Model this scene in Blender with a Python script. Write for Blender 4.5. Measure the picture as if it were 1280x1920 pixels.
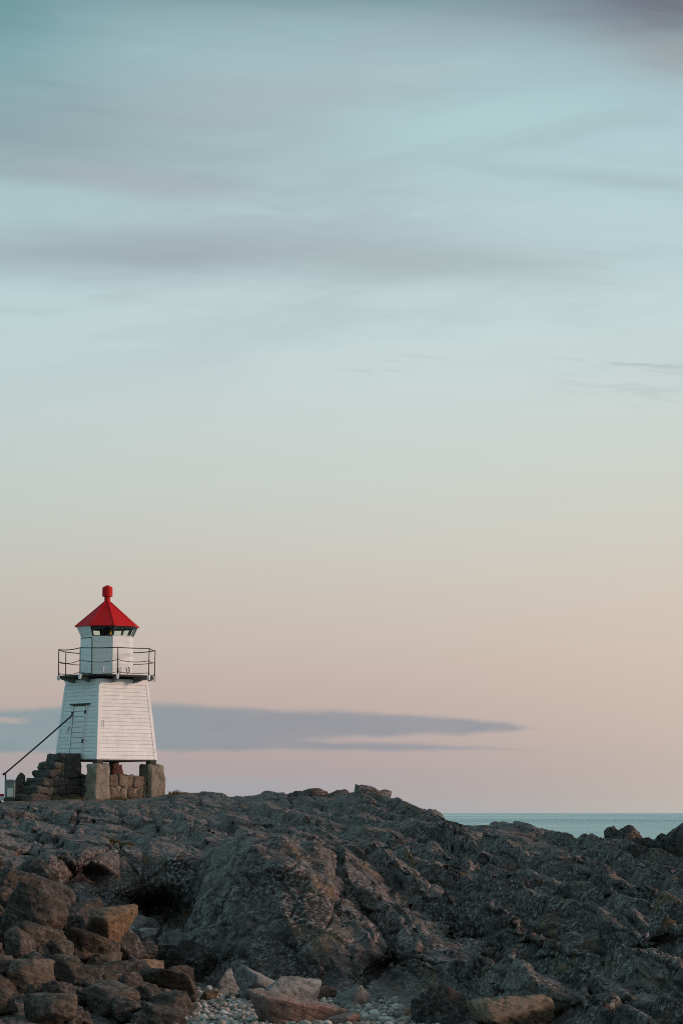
import bpy, bmesh, math, random
import numpy as np
from mathutils import Vector, Matrix

for _o in list(bpy.data.objects):
    bpy.data.objects.remove(_o)
scene = bpy.context.scene
COL = scene.collection
rad = math.radians

# ------------------------------------------------------------------ camera
F = 5333.3            # focal length in photo pixels (100 mm on a 24x36 frame, portrait)
PITCH = math.atan(564.0 / F)
ZC = 3.1              # eye height above the sea
cam_d = bpy.data.cameras.new("camera")
cam = bpy.data.objects.new("camera", cam_d)
COL.objects.link(cam)
cam_d.sensor_fit = 'VERTICAL'
cam_d.sensor_height = 36.0
cam_d.sensor_width = 24.0
cam_d.lens = 100.0
cam_d.clip_start = 0.5
cam_d.clip_end = 80000.0
cam.location = (0, 0, ZC)
cam.rotation_euler = (rad(90) + PITCH, 0, 0)
scene.camera = cam

# ------------------------------------------------------------------ world (sky)
SUN_AZ = rad(87.0)     # measured from the camera-facing direction (-Y) towards +X
SUN_EL = rad(14.0)
SUN_DIR = Vector((math.sin(SUN_AZ) * math.cos(SUN_EL), -math.cos(SUN_AZ) * math.cos(SUN_EL), math.sin(SUN_EL)))


def lin(c):
    out = []
    for v in c:
        v = v / 255.0
        out.append(v / 12.92 if v <= 0.04045 else ((v + 0.055) / 1.055) ** 2.4)
    return (out[0], out[1], out[2], 1.0)


class NT:
    """small helper for node trees"""
    def __init__(self, tree):
        self.t = tree
        self.n = tree.nodes
        self.l = tree.links

    def node(self, typ, **kw):
        nd = self.n.new(typ)
        for k, v in kw.items():
            setattr(nd, k, v)
        return nd

    def put(self, sock, v):
        if v is None:
            return
        if isinstance(v, bpy.types.NodeSocket):
            self.l.new(v, sock)
        else:
            sock.default_value = v

    def math(self, op, a, b=None, c=None, clamp=False):
        nd = self.node('ShaderNodeMath', operation=op)
        nd.use_clamp = clamp
        self.put(nd.inputs[0], a)
        self.put(nd.inputs[1], b)
        self.put(nd.inputs[2], c)
        return nd.outputs[0]

    def vmath(self, op, a, b=None):
        nd = self.node('ShaderNodeVectorMath', operation=op)
        self.put(nd.inputs[0], a)
        self.put(nd.inputs[1], b)
        return nd.outputs[0]

    def mix(self, fac, a, b, blend='MIX'):
        nd = self.node('ShaderNodeMix', data_type='RGBA', blend_type=blend)
        self.put(nd.inputs[0], fac)
        self.put(nd.inputs[6], a)
        self.put(nd.inputs[7], b)
        return nd.outputs[2]

    def smooth(self, v, a, b, lo=0.0, hi=1.0):
        nd = self.node('ShaderNodeMapRange', interpolation_type='SMOOTHSTEP')
        self.put(nd.inputs[0], v)
        self.put(nd.inputs[1], a)
        self.put(nd.inputs[2], b)
        nd.inputs[3].default_value = lo
        nd.inputs[4].default_value = hi
        return nd.outputs[0]

    def maprange(self, v, a, b, lo=0.0, hi=1.0):
        nd = self.node('ShaderNodeMapRange')
        self.put(nd.inputs[0], v)
        self.put(nd.inputs[1], a)
        self.put(nd.inputs[2], b)
        nd.inputs[3].default_value = lo
        nd.inputs[4].default_value = hi
        return nd.outputs[0]

    def noise(self, vec, scale, detail=4.0, rough=0.5, dist=0.0):
        nd = self.node('ShaderNodeTexNoise')
        self.put(nd.inputs['Vector'], vec)
        nd.inputs['Scale'].default_value = scale
        nd.inputs['Detail'].default_value = detail
        nd.inputs['Roughness'].default_value = rough
        nd.inputs['Distortion'].default_value = dist
        return nd

    def combine(self, x, y, z):
        nd = self.node('ShaderNodeCombineXYZ')
        self.put(nd.inputs[0], x)
        self.put(nd.inputs[1], y)
        self.put(nd.inputs[2], z)
        return nd.outputs[0]

    def ramp(self, fac, stops, interp='LINEAR'):
        nd = self.node('ShaderNodeValToRGB')
        cr = nd.color_ramp
        cr.interpolation = interp
        while len(cr.elements) < len(stops):
            cr.elements.new(0.5)
        for e, (p, c) in zip(cr.elements, stops):
            e.position = p
            e.color = c if len(c) == 4 else (*c, 1.0)
        self.put(nd.inputs[0], fac)
        return nd.outputs[0]

    def curve(self, fac, pts):
        nd = self.node('ShaderNodeFloatCurve')
        cm = nd.mapping
        c = cm.curves[0]
        while len(c.points) < len(pts):
            c.points.new(0.5, 0.5)
        for p, (x, y) in zip(c.points, pts):
            p.location = (x, y)
            p.handle_type = 'AUTO_CLAMPED'
        cm.update()
        self.put(nd.inputs[1], fac)
        return nd.outputs[0]


world = bpy.data.worlds.new("World")
scene.world = world
world.use_nodes = True
W = NT(world.node_tree)
W.n.clear()
w_out = W.node('ShaderNodeOutputWorld')
w_bg = W.node('ShaderNodeBackground')
W.l.new(w_bg.outputs[0], w_out.inputs[0])
tc = W.node('ShaderNodeTexCoord')
sep = W.node('ShaderNodeSeparateXYZ')
W.l.new(tc.outputs['Generated'], sep.inputs[0])
DEG = 180.0 / math.pi
elev = W.math('MULTIPLY', W.math('ARCSINE', sep.outputs[2]), DEG)               # degrees above the horizon
azim = W.math('MULTIPLY', W.math('ARCTAN2', sep.outputs[0], sep.outputs[1]), DEG)  # degrees, 0 = north (+Y)


def eD(py):
    return (1524.0 - py) / 93.6


def aD(px):
    return (px - 640.0) / 93.1


# clear dusk sky: colour by elevation
SKY_STOPS = [
    (1524, (170, 169, 174)), (1480, (174, 166, 168)), (1440, (179, 166, 167)), (1300, (198, 179, 171)),
    (1200, (204, 190, 179)), (1100, (206, 198, 188)), (1000, (206, 206, 198)), (900, (205, 211, 205)),
    (800, (204, 214, 211)), (700, (202, 217, 216)), (600, (199, 218, 218)), (500, (193, 215, 217)),
    (400, (186, 210, 213)), (250, (176, 204, 208)), (100, (164, 194, 199)), (0, (142, 176, 182)),
]
stops = [(max(0.0, eD(p)) / 90.0, lin(c)) for p, c in SKY_STOPS]
# higher up the sky closes to even grey cloud like that at the top of the view
stops += [(21 / 90, lin((132, 160, 167))), (32 / 90, lin((130, 152, 160))), (55 / 90, lin((126, 142, 150))), (1.0, lin((124, 137, 145)))]
clear = W.ramp(W.math('DIVIDE', elev, 90.0, clamp=True), stops)

# broad glow towards the set sun: the sky is warmer and a little brighter on that side
azs = W.smooth(azim, -2.0, 20.0)
glow_fac = W.math('MULTIPLY', azs, W.smooth(elev, 12.0, 1.0))
clear = W.mix(W.math('MULTIPLY', glow_fac, 0.85), clear, lin((230, 212, 186)))

# high, thin streaked clouds
sv = W.combine(W.math('MULTIPLY', azim, 0.16), W.math('ADD', W.math('MULTIPLY', elev, 0.85), W.math('MULTIPLY', azim, -0.085)), 3.7)
wn = W.noise(sv, 0.55, 3.0, 0.5)
sv2 = W.vmath('ADD', sv, W.vmath('SCALE', wn.outputs['Color'], None))
sv2.node.inputs[1].links[0].from_node.inputs['Scale'].default_value = 1.1
streak = W.noise(sv2, 1.0, 5.0, 0.52).outputs['Fac']
streak_fine = W.noise(W.combine(W.math('MULTIPLY', azim, 0.30), W.math('ADD', W.math('MULTIPLY', elev, 2.6), W.math('MULTIPLY', azim, 0.25)), 9.1), 1.0, 4.0, 0.5, 0.4).outputs['Fac']
hi_mask = W.smooth(elev, 7.5, 11.5)
cloud = W.math('MULTIPLY', W.smooth(streak, 0.42, 0.72), hi_mask)
sky = W.mix(W.math('MULTIPLY', cloud, 0.50), clear, lin((166, 181, 187)))
light = W.math('MULTIPLY', W.smooth(streak, 0.46, 0.26), W.smooth(elev, 9.0, 12.0))
sky = W.mix(W.math('MULTIPLY', light, 0.40), sky, lin((186, 216, 217)))
fine = W.math('MULTIPLY', W.smooth(streak_fine, 0.50, 0.72), W.smooth(elev, 8.0, 12.0))
sky = W.mix(W.math('MULTIPLY', fine, 0.12), sky, lin((150, 165, 170)))


def patch(sky_in, cx, cy, hx, hy, col, fac, slope=0.0, wob=0.9):
    """a soft cloud patch at a fixed place in the heavens (azimuth / elevation), broken by the streak noise"""
    da = W.math('SUBTRACT', azim, aD(cx))
    de = W.math('SUBTRACT', W.math('SUBTRACT', elev, eD(cy)), W.math('MULTIPLY', da, slope))
    de = W.math('ADD', de, W.math('MULTIPLY', W.math('SUBTRACT', streak, 0.5), wob))
    r2 = W.math('ADD', W.math('POWER', W.math('ABSOLUTE', W.math('DIVIDE', da, hx / 93.1)), 2.0),
                W.math('POWER', W.math('ABSOLUTE', W.math('DIVIDE', de, hy / 93.6)), 2.0))
    g = W.math('POWER', 2.718, W.math('MULTIPLY', r2, -1.0))
    g = W.math('MULTIPLY', g, W.maprange(streak_fine, 0.3, 0.7, 0.8, 1.15), clamp=True)
    return W.mix(W.math('MULTIPLY', g, fac, clamp=True), sky_in, lin(col))


sky = patch(sky, 470, 470, 520, 52, (166, 179, 185), 0.85, slope=-0.02, wob=0.8)
sky = patch(sky, 180, 480, 330, 36, (162, 177, 183), 0.6, slope=0.02, wob=0.8)
sky = patch(sky, 850, 500, 260, 36, (171, 186, 184), 0.6, slope=-0.03, wob=0.8)
sky = patch(sky, 80, 240, 440, 105, (145, 165, 170), 0.75, slope=-0.02)
sky = patch(sky, 520, 190, 420, 70, (170, 186, 191), 0.7, slope=0.12)
sky = patch(sky, 230, 340, 190, 26, (172, 176, 182), 0.7, slope=-0.09, wob=0.3)
sky = patch(sky, 1330, 20, 390, 80, (116, 114, 126), 0.97, slope=-0.10, wob=0.7)
sky = patch(sky, 1300, 118, 130, 34, (160, 158, 160), 0.55, slope=-0.2, wob=0.3)
sky = patch(sky, 700, -30, 700, 45, (112, 138, 146), 0.75, wob=0.5)
sky = patch(sky, -60, 20, 230, 170, (106, 152, 158), 0.75, wob=0.4)
sky = patch(sky, 900, 230, 240, 40, (179, 211, 212), 0.7, slope=0.12, wob=0.5)
sky = patch(sky, 60, 385, 180, 36, (176, 204, 205), 0.7, slope=0.0, wob=0.4)
sky = patch(sky, 1180, 345, 230, 18, (164, 186, 188), 0.55, slope=-0.10, wob=0.3)

# small dark wisps half way up
wis = W.noise(W.combine(W.math('MULTIPLY', azim, 0.8), W.math('ADD', W.math('MULTIPLY', elev, 7.0), W.math('MULTIPLY', azim, 0.5)), 1.3), 1.0, 3.5, 0.55, 0.5).outputs['Fac']


def wisp(sky_in, cx, cy, hx, hy, fac, slope):
    da = W.math('SUBTRACT', azim, aD(cx))
    de = W.math('SUBTRACT', W.math('SUBTRACT', elev, eD(cy)), W.math('MULTIPLY', da, slope))
    r2 = W.math('ADD', W.math('POWER', W.math('ABSOLUTE', W.math('DIVIDE', da, hx / 93.1)), 2.0),
                W.math('POWER', W.math('ABSOLUTE', W.math('DIVIDE', de, hy / 93.6)), 2.0))
    g = W.math('MULTIPLY', W.math('POWER', 2.718, W.math('MULTIPLY', r2, -1.0)), W.smooth(wis, 0.46, 0.60))
    return W.mix(W.math('MULTIPLY', g, fac), sky_in, lin((160, 176, 178)))


sky = wisp(sky, 725, 682, 75, 12, 0.42, 0.10)
sky = wisp(sky, 1200, 684, 130, 12, 0.45, -0.10)
sky = wisp(sky, 1200, 735, 170, 26, 0.22, -0.12)

# the long blue-grey cloud bank low over the horizon
bank_n = W.noise(W.combine(W.math('MULTIPLY', azim, 0.9), W.math('MULTIPLY', elev, 3.5), 0.3), 1.0, 6.0, 0.58).outputs['Fac']
bn = W.math('MULTIPLY', W.math('SUBTRACT', bank_n, 0.5), 0.22)
be = W.math('ADD', elev, bn)
bx = W.maprange(azim, aD(-900), aD(1100))          # 0..1 along the bank


def bcurve(pts):
    y0, y1 = eD(1440), eD(1300)
    o = W.curve(bx, [((px + 900) / 2000.0, (eD(py) - y0) / (y1 - y0)) for px, py in pts])
    return W.math('ADD', W.math('MULTIPLY', o, y1 - y0), y0)


up1 = bcurve([(-900, 1372), (-500, 1345), (-100, 1332), (60, 1326), (200, 1318), (300, 1315), (420, 1323), (640, 1331), (820, 1340), (930, 1350), (1010, 1364), (1100, 1376)])
lo1 = bcurve([(-900, 1374), (-500, 1395), (-100, 1412), (60, 1412), (300, 1406), (520, 1397), (620, 1385), (760, 1380), (880, 1376), (960, 1372), (1010, 1368), (1100, 1378)])
m1 = W.math('MULTIPLY', W.smooth(W.math('SUBTRACT', up1, be), -0.03, 0.13), W.smooth(W.math('SUBTRACT', be, lo1), -0.06, 0.10))
up2 = bcurve([(-900, 1372), (100, 1372), (300, 1376), (560, 1384), (700, 1391), (850, 1397), (930, 1401), (980, 1405), (1100, 1412)])
lo2 = bcurve([(-900, 1376), (100, 1404), (300, 1409), (560, 1409), (700, 1409), (850, 1407), (930, 1406), (980, 1407), (1100, 1416)])
m2 = W.math('MULTIPLY', W.smooth(W.math('SUBTRACT', up2, be), -0.05, 0.10), W.smooth(W.math('SUBTRACT', be, lo2), -0.05, 0.08))
mb = W.math('MAXIMUM', m1, W.math('MULTIPLY', m2, 1.0))
# a pink slit near the left end
sl_a = W.smooth(azim, aD(75), aD(20))
sl_e = W.math('SUBTRACT', 1.0, W.smooth(W.math('ABSOLUTE', W.math('SUBTRACT', be, eD(1350))), 0.03, 0.11))
mb = W.math('MULTIPLY', mb, W.math('SUBTRACT', 1.0, W.math('MULTIPLY', W.math('MULTIPLY', sl_a, sl_e), 0.8)))
bank_col = W.mix(W.smooth(azim, aD(0), aD(600)), lin((136, 160, 166)), lin((147, 151, 160)))
bank_col = W.mix(W.maprange(bank_n, 0.3, 0.7, 0.0, 0.35), bank_col, lin((152, 154, 160)))
mb = W.math('MULTIPLY', mb, W.smooth(azim, aD(1050), aD(950)))
mb = W.math('MULTIPLY', mb, W.maprange(bank_n, 0.30, 0.65, 0.80, 1.0))
sky = W.mix(W.math('MULTIPLY', mb, 0.95), sky, bank_col)
# faint bluish veil right above the sea
veil = W.math('MULTIPLY', W.smooth(W.math('ABSOLUTE', W.math('SUBTRACT', be, eD(1475))), 0.30, 0.05), W.smooth(azim, aD(900), aD(300)))
sky = W.mix(W.math('MULTIPLY', veil, 0.5), sky, lin((166, 174, 180)))

# physical sky for the same low sun, as a share of the light
nis = W.node('ShaderNodeTexSky', sky_type='NISHITA')
nis.sun_disc = False
nis.sun_elevation = SUN_EL
nis.sun_rotation = math.atan2(SUN_DIR.x, SUN_DIR.y)
nis.air_density = 1.0
nis.dust_density = 1.5
nis_s = W.vmath('SCALE', nis.outputs[0], None)
nis_s.node.inputs['Scale'].default_value = 0.10
sky = W.mix(0.04, sky, nis_s)
# dusk falls off smoothly from the sun's side of the sky to the far side, which turns deeper and bluer
cosaz = W.math('COSINE', W.math('MULTIPLY', W.math('SUBTRACT', azim, math.degrees(math.atan2(SUN_DIR.x, SUN_DIR.y))), math.pi / 180.0))
away = W.maprange(cosaz, -0.10, -1.0)
dim = W.smooth(cosaz, 0.02, -0.30, 1.0, 0.90)
sky = W.mix(1.0, sky, W.combine(dim, dim, dim), 'MULTIPLY')
sky = W.mix(1.0, sky, W.mix(away, (1, 1, 1, 1), (0.80, 1.20, 1.27, 1)), 'MULTIPLY')
W.l.new(sky, w_bg.inputs[0])
w_bg.inputs[1].default_value = 1.0

# ------------------------------------------------------------------ sun, exposure
sun_d = bpy.data.lights.new("sun", 'SUN')
sun_d.energy = 2.0
sun_d.angle = rad(9.0)
sun_d.color = (1.0, 0.66, 0.53)
sun = bpy.data.objects.new("sun", sun_d)
COL.objects.link(sun)
sun.rotation_euler = SUN_DIR.to_track_quat('Z', 'Y').to_euler()
sun.location = (30, 40, 20)
scene.view_settings.view_transform = 'Standard'
scene.view_settings.look = 'None'
scene.view_settings.exposure = 0.0
scene.view_settings.gamma = 1.0
scene.cycles.use_denoising = False
scene.cycles.filter_width = 1.05
scene.cycles.max_bounces = 6
scene.cycles.transparent_max_bounces = 16

# ------------------------------------------------------------------ helpers
CP, SP = math.cos(PITCH), math.sin(PITCH)


def at(px, py, Y):
    """world point at depth Y that the photo shows at pixel (px, py)"""
    dx = (px - 640.0) / F
    dz = (960.0 - py) / F
    yy = CP - dz * SP
    zz = SP + dz * CP
    k = Y / yy
    return Vector((dx * k, Y, ZC + zz * k))


def zrel(py, Y):
    return at(640, py, Y).z - ZC


def tag(o, label=None, cat=None, group=None, kind=None):
    if label:
        o["label"] = label
    if cat:
        o["category"] = cat
    if group:
        o["group"] = group
    if kind:
        o["kind"] = kind
    return o


def empty(name, loc):
    o = bpy.data.objects.new(name, None)
    o.empty_display_size = 0.2
    o.location = loc
    COL.objects.link(o)
    return o


def link(name, me, mat=None, parent=None, loc=None):
    o = bpy.data.objects.new(name, me)
    COL.objects.link(o)
    if mat is not None and not me.materials:
        me.materials.append(mat)
    if parent is not None:
        o.parent = parent
    if loc is not None:
        o.location = loc
    return o


def mesh_np(name, co, faces, smooth=True):
    """fast mesh from numpy: faces is (n,3) or (n,4)"""
    me = bpy.data.meshes.new(name)
    n, k = faces.shape
    me.vertices.add(len(co))
    me.vertices.foreach_set('co', co.astype(np.float32).ravel())
    me.loops.add(n * k)
    me.loops.foreach_set('vertex_index', faces.astype(np.int32).ravel())
    me.polygons.add(n)
    me.polygons.foreach_set('loop_start', (np.arange(n) * k).astype(np.int32))
    me.polygons.foreach_set('loop_total', np.full(n, k, dtype=np.int32))
    if smooth:
        me.polygons.foreach_set('use_smooth', np.ones(n, dtype=bool))
    me.update(calc_edges=True)
    return me


def _hash(ix, iy, iz, seed):
    h = (ix * np.uint32(374761393) + iy * np.uint32(668265263) + iz * np.uint32(2147483647) + np.uint32((seed * 1013904223) & 0xffffffff))
    h = (h ^ (h >> np.uint32(13))) * np.uint32(1274126177)
    h = (h ^ (h >> np.uint32(16))) * np.uint32(2246822519)
    return h ^ (h >> np.uint32(15))


def perlin(x, y, z, seed=0):
    x = np.asarray(x, np.float32); y = np.asarray(y, np.float32); z = np.asarray(z, np.float32)
    x, y, z = np.broadcast_arrays(x, y, z)
    fx, fy, fz = np.floor(x), np.floor(y), np.floor(z)
    ix, iy, iz = (fx.astype(np.int64) & 0xffffffff).astype(np.uint32), (fy.astype(np.int64) & 0xffffffff).astype(np.uint32), (fz.astype(np.int64) & 0xffffffff).astype(np.uint32)
    x = x - fx; y = y - fy; z = z - fz
    u = x * x * x * (x * (x * 6 - 15) + 10)
    v = y * y * y * (y * (y * 6 - 15) + 10)
    w = z * z * z * (z * (z * 6 - 15) + 10)
    out = np.zeros_like(x)
    one = np.uint32(1)
    for dx in (0, 1):
        for dy in (0, 1):
            for dz in (0, 1):
                h = _hash(ix + one * np.uint32(dx), iy + one * np.uint32(dy), iz + one * np.uint32(dz), seed)
                gx = (h & np.uint32(255)).astype(np.float32) / 127.5 - 1
                gy = ((h >> np.uint32(8)) & np.uint32(255)).astype(np.float32) / 127.5 - 1
                gz = ((h >> np.uint32(16)) & np.uint32(255)).astype(np.float32) / 127.5 - 1
                d = gx * (x - dx) + gy * (y - dy) + gz * (z - dz)
                wx = u if dx else 1 - u
                wy = v if dy else 1 - v
                wz = w if dz else 1 - w
                out += d * wx * wy * wz
    return out


def fbm(x, y, z, oct=4, seed=0, gain=0.5):
    a, s, f = 1.0, 0.0, 1.0
    for i in range(oct):
        s = s + a * perlin(x * f, y * f, z * f, seed + i * 17)
        a *= gain
        f *= 2.03
    return s


def billow(x, y, z, oct=3, seed=0, gain=0.5):
    a, s, f = 1.0, 0.0, 1.0
    for i in range(oct):
        s = s + a * np.abs(perlin(x * f, y * f, z * f, seed + i * 29))
        a *= gain
        f *= 2.07
    return s


def voronoi_edge(x, y, z, seed=0):
    """F2-F1 of a jittered grid, and a random value of the nearest cell"""
    fx, fy, fz = np.floor(x), np.floor(y), np.floor(z)
    f1 = np.full(x.shape, 9.0, np.float32)
    f2 = np.full(x.shape, 9.0, np.float32)
    rv = np.zeros(x.shape, np.float32)
    for dx in (-1, 0, 1):
        for dy in (-1, 0, 1):
            for dz in (-1, 0, 1):
                cx, cy, cz = fx + dx, fy + dy, fz + dz
                h = _hash((cx.astype(np.int64) & 0xffffffff).astype(np.uint32), (cy.astype(np.int64) & 0xffffffff).astype(np.uint32), (cz.astype(np.int64) & 0xffffffff).astype(np.uint32), seed)
                px = cx + 0.1 + 0.8 * (h & np.uint32(255)).astype(np.float32) / 255
                py = cy + 0.1 + 0.8 * ((h >> np.uint32(8)) & np.uint32(255)).astype(np.float32) / 255
                pz = cz + 0.1 + 0.8 * ((h >> np.uint32(16)) & np.uint32(255)).astype(np.float32) / 255
                d = np.sqrt((x - px) ** 2 + (y - py) ** 2 + (z - pz) ** 2).astype(np.float32)
                r = ((h >> np.uint32(24)) & np.uint32(255)).astype(np.float32) / 255
                closer = d < f1
                f2 = np.where(closer, f1, np.minimum(f2, d))
                rv = np.where(closer, r, rv)
                f1 = np.where(closer, d, f1)
    return f2 - f1, rv


def facets(x, y, seed, tx=0.0, ty=0.0, sx=0.25, sy=0.12, so=0.12, k=26.0, zz=0.0):
    """height of a mosaic of tilted flat slabs (smooth Voronoi): mean tilt tx, ty; spread sx, sy; offset spread so"""
    fx, fy = np.floor(x), np.floor(y)
    num = np.zeros(x.shape, np.float32); den = np.full(x.shape, 1e-20, np.float32)
    b1 = np.full(x.shape, 9.0, np.float32); b2 = np.full(x.shape, 9.0, np.float32)
    for dx in (-1, 0, 1):
        for dy in (-1, 0, 1):
            cx, cy = fx + dx, fy + dy
            ux, uy = (cx.astype(np.int64) & 0xffffffff).astype(np.uint32), (cy.astype(np.int64) & 0xffffffff).astype(np.uint32)
            h = _hash(ux, uy, np.uint32(7), seed)
            g = _hash(ux, uy, np.uint32(91), seed + 5)

            def r8(v, s_):
                return ((v >> np.uint32(s_)) & np.uint32(255)).astype(np.float32) / 255
            ex = x - (cx + 0.08 + 0.84 * r8(h, 0)); ey = y - (cy + 0.08 + 0.84 * r8(h, 8))
            d = np.sqrt(ex * ex + ey * ey).astype(np.float32)
            hgt = (tx + sx * (2 * r8(h, 16) - 1)) * ex + (ty + sy * (2 * r8(h, 24) - 1)) * ey + so * (2 * r8(g, 3) - 1)
            w = np.exp(-k * d)
            num += w * hgt; den += w
            near = d < b1
            b2 = np.where(near, b1, np.minimum(b2, d)); b1 = np.where(near, d, b1)
    return num / den, b2 - b1


# ------------------------------------------------------------------ materials
def new_mat(name):
    m = bpy.data.materials.new(name)
    m.use_nodes = True
    t = NT(m.node_tree)
    b = t.n.get('Principled BSDF')
    return m, t, b


def bump(t, b, h, strength, dist):
    bn_ = t.node('ShaderNodeBump')
    bn_.inputs['Strength'].default_value = strength
    bn_.inputs['Distance'].default_value = dist
    t.put(bn_.inputs['Height'], h)
    t.l.new(bn_.outputs[0], b.inputs['Normal'])


def rock_material(name, dark, mid, warm, lichen=0.6, algae=0.5, ochre=0.5, rough=0.72, rnd=False, spec=0.35, bmp=0.9):
    m, t, b = new_mat(name)
    geo = t.node('ShaderNodeNewGeometry')
    P = geo.outputs['Position']
    if rnd:
        oi = t.node('ShaderNodeObjectInfo')
        P = t.vmath('ADD', P, t.vmath('MULTIPLY', oi.outputs['Location'], (0.37, 0.51, 0.73)))
    big = t.noise(P, 0.55, 5, 0.6, 0.4).outputs['Fac']
    medn = t.noise(P, 2.6, 6, 0.65, 0.3).outputs['Fac']
    finen = t.noise(P, 11.0, 7, 0.72).outputs['Fac']
    # foliation: thin bands dipping to the right
    sp = t.node('ShaderNodeSeparateXYZ')
    t.l.new(P, sp.inputs[0])
    s = t.math('ADD', t.math('MULTIPLY', sp.outputs[2], 0.92), t.math('ADD', t.math('MULTIPLY', sp.outputs[0], 0.30), t.math('MULTIPLY', sp.outputs[1], 0.10)))
    band = t.noise(t.combine(t.math('MULTIPLY', sp.outputs[0], 1.2), t.math('MULTIPLY', sp.outputs[1], 1.0), t.math('MULTIPLY', s, 9.0)), 1.6, 5, 0.62, 0.5).outputs['Fac']
    c = t.mix(t.smooth(big, 0.35, 0.65), (*dark, 1), (*mid, 1))
    c = t.mix(t.math('MULTIPLY', t.smooth(band, 0.45, 0.68), 0.55), c, (*[v * 1.9 for v in mid], 1))
    c = t.mix(t.math('MULTIPLY', t.smooth(medn, 0.50, 0.70), 0.7), c, (*warm, 1))
    c = t.mix(t.math('MULTIPLY', t.smooth(finen, 0.53, 0.40), 0.7), c, (*[v * 0.35 for v in dark], 1))
    # greenish film of algae, mostly in broad patches
    al = t.noise(P, 0.8, 3, 0.5).outputs['Fac']
    c = t.mix(t.math('MULTIPLY', t.smooth(al, 0.50, 0.66), algae), c, (0.030, 0.047, 0.046, 1))
    # pale crust lichen: specks gathered in colonies
    col_ = t.noise(P, 1.7, 4, 0.6).outputs['Fac']
    spk = t.noise(P, 15.0, 5, 0.75).outputs['Fac']
    lm = t.math('MULTIPLY', t.smooth(spk, 0.51, 0.57), t.smooth(col_, 0.34, 0.58))
    c = t.mix(t.math('MULTIPLY', lm, lichen), c, (0.33, 0.285, 0.265, 1))
    spk2 = t.noise(P, 38.0, 3, 0.7).outputs['Fac']
    c = t.mix(t.math('MULTIPLY', t.smooth(spk2, 0.60, 0.66), lichen * 0.8), c, (0.27, 0.26, 0.25, 1))
    # ochre lichen / rust
    oc = t.noise(P, 1.1, 5, 0.65, 0.6).outputs['Fac']
    ocm = t.math('MULTIPLY', t.smooth(oc, 0.58, 0.67), t.smooth(finen, 0.42, 0.55))
    c = t.mix(t.math('MULTIPLY', ocm, ochre), c, (0.19, 0.105, 0.035, 1))
    t.l.new(c, b.inputs['Base Color'])
    t.put(b.inputs['Roughness'], t.maprange(medn, 0.3, 0.7, rough - 0.16, rough + 0.12))
    b.inputs['Specular IOR Level'].default_value = spec
    h = t.math('ADD', t.math('MULTIPLY', finen, 0.6), t.math('ADD', t.math('MULTIPLY', band, 0.8), t.math('MULTIPLY', spk, 0.25)))
    bump(t, b, h, bmp, 0.05)
    return m


M_ROCK = rock_material("coast_rock", (0.026, 0.0200, 0.0180), (0.104, 0.080, 0.072), (0.140, 0.096, 0.074), lichen=0.88, algae=0.06, ochre=0.75, rough=0.66, spec=0.16, bmp=0.45)
M_BROWN = rock_material("brown_boulder_rock", (0.028, 0.0215, 0.0175), (0.078, 0.058, 0.044), (0.140, 0.096, 0.063), lichen=0.30, algae=0.12, ochre=0.5, rnd=True)
M_DARKB = rock_material("dark_boulder_rock", (0.020, 0.0155, 0.0135), (0.056, 0.043, 0.036), (0.095, 0.066, 0.047), lichen=0.40, algae=0.25, ochre=0.45, rnd=True)
M_ORANGE = rock_material("rusty_boulder_rock", (0.12, 0.076, 0.046), (0.20, 0.122, 0.068), (0.25, 0.148, 0.076), lichen=0.20, algae=0.0, ochre=0.7, rnd=True)
M_GREY = rock_material("grey_slab_rock", (0.19, 0.18, 0.172), (0.27, 0.255, 0.245), (0.30, 0.265, 0.235), lichen=0.25, algae=0.25, ochre=0.1, rnd=True)
M_PINK = rock_material("pink_granite_rock", (0.20, 0.125, 0.105), (0.28, 0.175, 0.145), (0.33, 0.21, 0.165), lichen=0.45, algae=0.0, ochre=0.2, rnd=True)
M_LTBROWN = rock_material("light_brown_boulder_rock", (0.055, 0.042, 0.033), (0.125, 0.094, 0.070), (0.185, 0.130, 0.088), lichen=0.30, algae=0.1, ochre=0.4, rnd=True)
M_TAN = rock_material("tan_slab_rock", (0.17, 0.115, 0.080), (0.29, 0.19, 0.125), (0.37, 0.225, 0.13), lichen=0.25, algae=0.1, ochre=0.6, rnd=True)


def paint(name, col, rough=0.5, dirt=0.25, dirt_col=(0.35, 0.33, 0.29), scale=3.0):
    m, t, b = new_mat(name)
    geo = t.node('ShaderNodeNewGeometry')
    P = geo.outputs['Position']
    n1 = t.noise(P, scale, 6, 0.65, 0.3).outputs['Fac']
    sp = t.node('ShaderNodeSeparateXYZ')
    t.l.new(P, sp.inputs[0])
    # runs of grime down the boards
    run = t.noise(t.combine(t.math('MULTIPLY', sp.outputs[0], 9.0), t.math('MULTIPLY', sp.outputs[1], 9.0), t.math('MULTIPLY', sp.outputs[2], 0.7)), 1.0, 4, 0.6).outputs['Fac']
    k = t.math('MAXIMUM', t.smooth(n1, 0.52, 0.78), t.math('MULTIPLY', t.smooth(run, 0.55, 0.78), 0.7))
    c = t.mix(t.math('MULTIPLY', k, dirt), (*col, 1), (*dirt_col, 1))
    oi = t.node('ShaderNodeObjectInfo')
    v = t.maprange(oi.outputs['Random'], 0, 1, 0.93, 1.0)
    c = t.mix(1.0, c, t.combine(v, v, v), 'MULTIPLY')
    t.l.new(c, b.inputs['Base Color'])
    t.put(b.inputs['Roughness'], t.maprange(n1, 0.3, 0.7, rough - 0.08, rough + 0.15))
    bump(t, b, t.noise(P, 40.0, 3, 0.6).outputs['Fac'], 0.25, 0.01)
    return m


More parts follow.
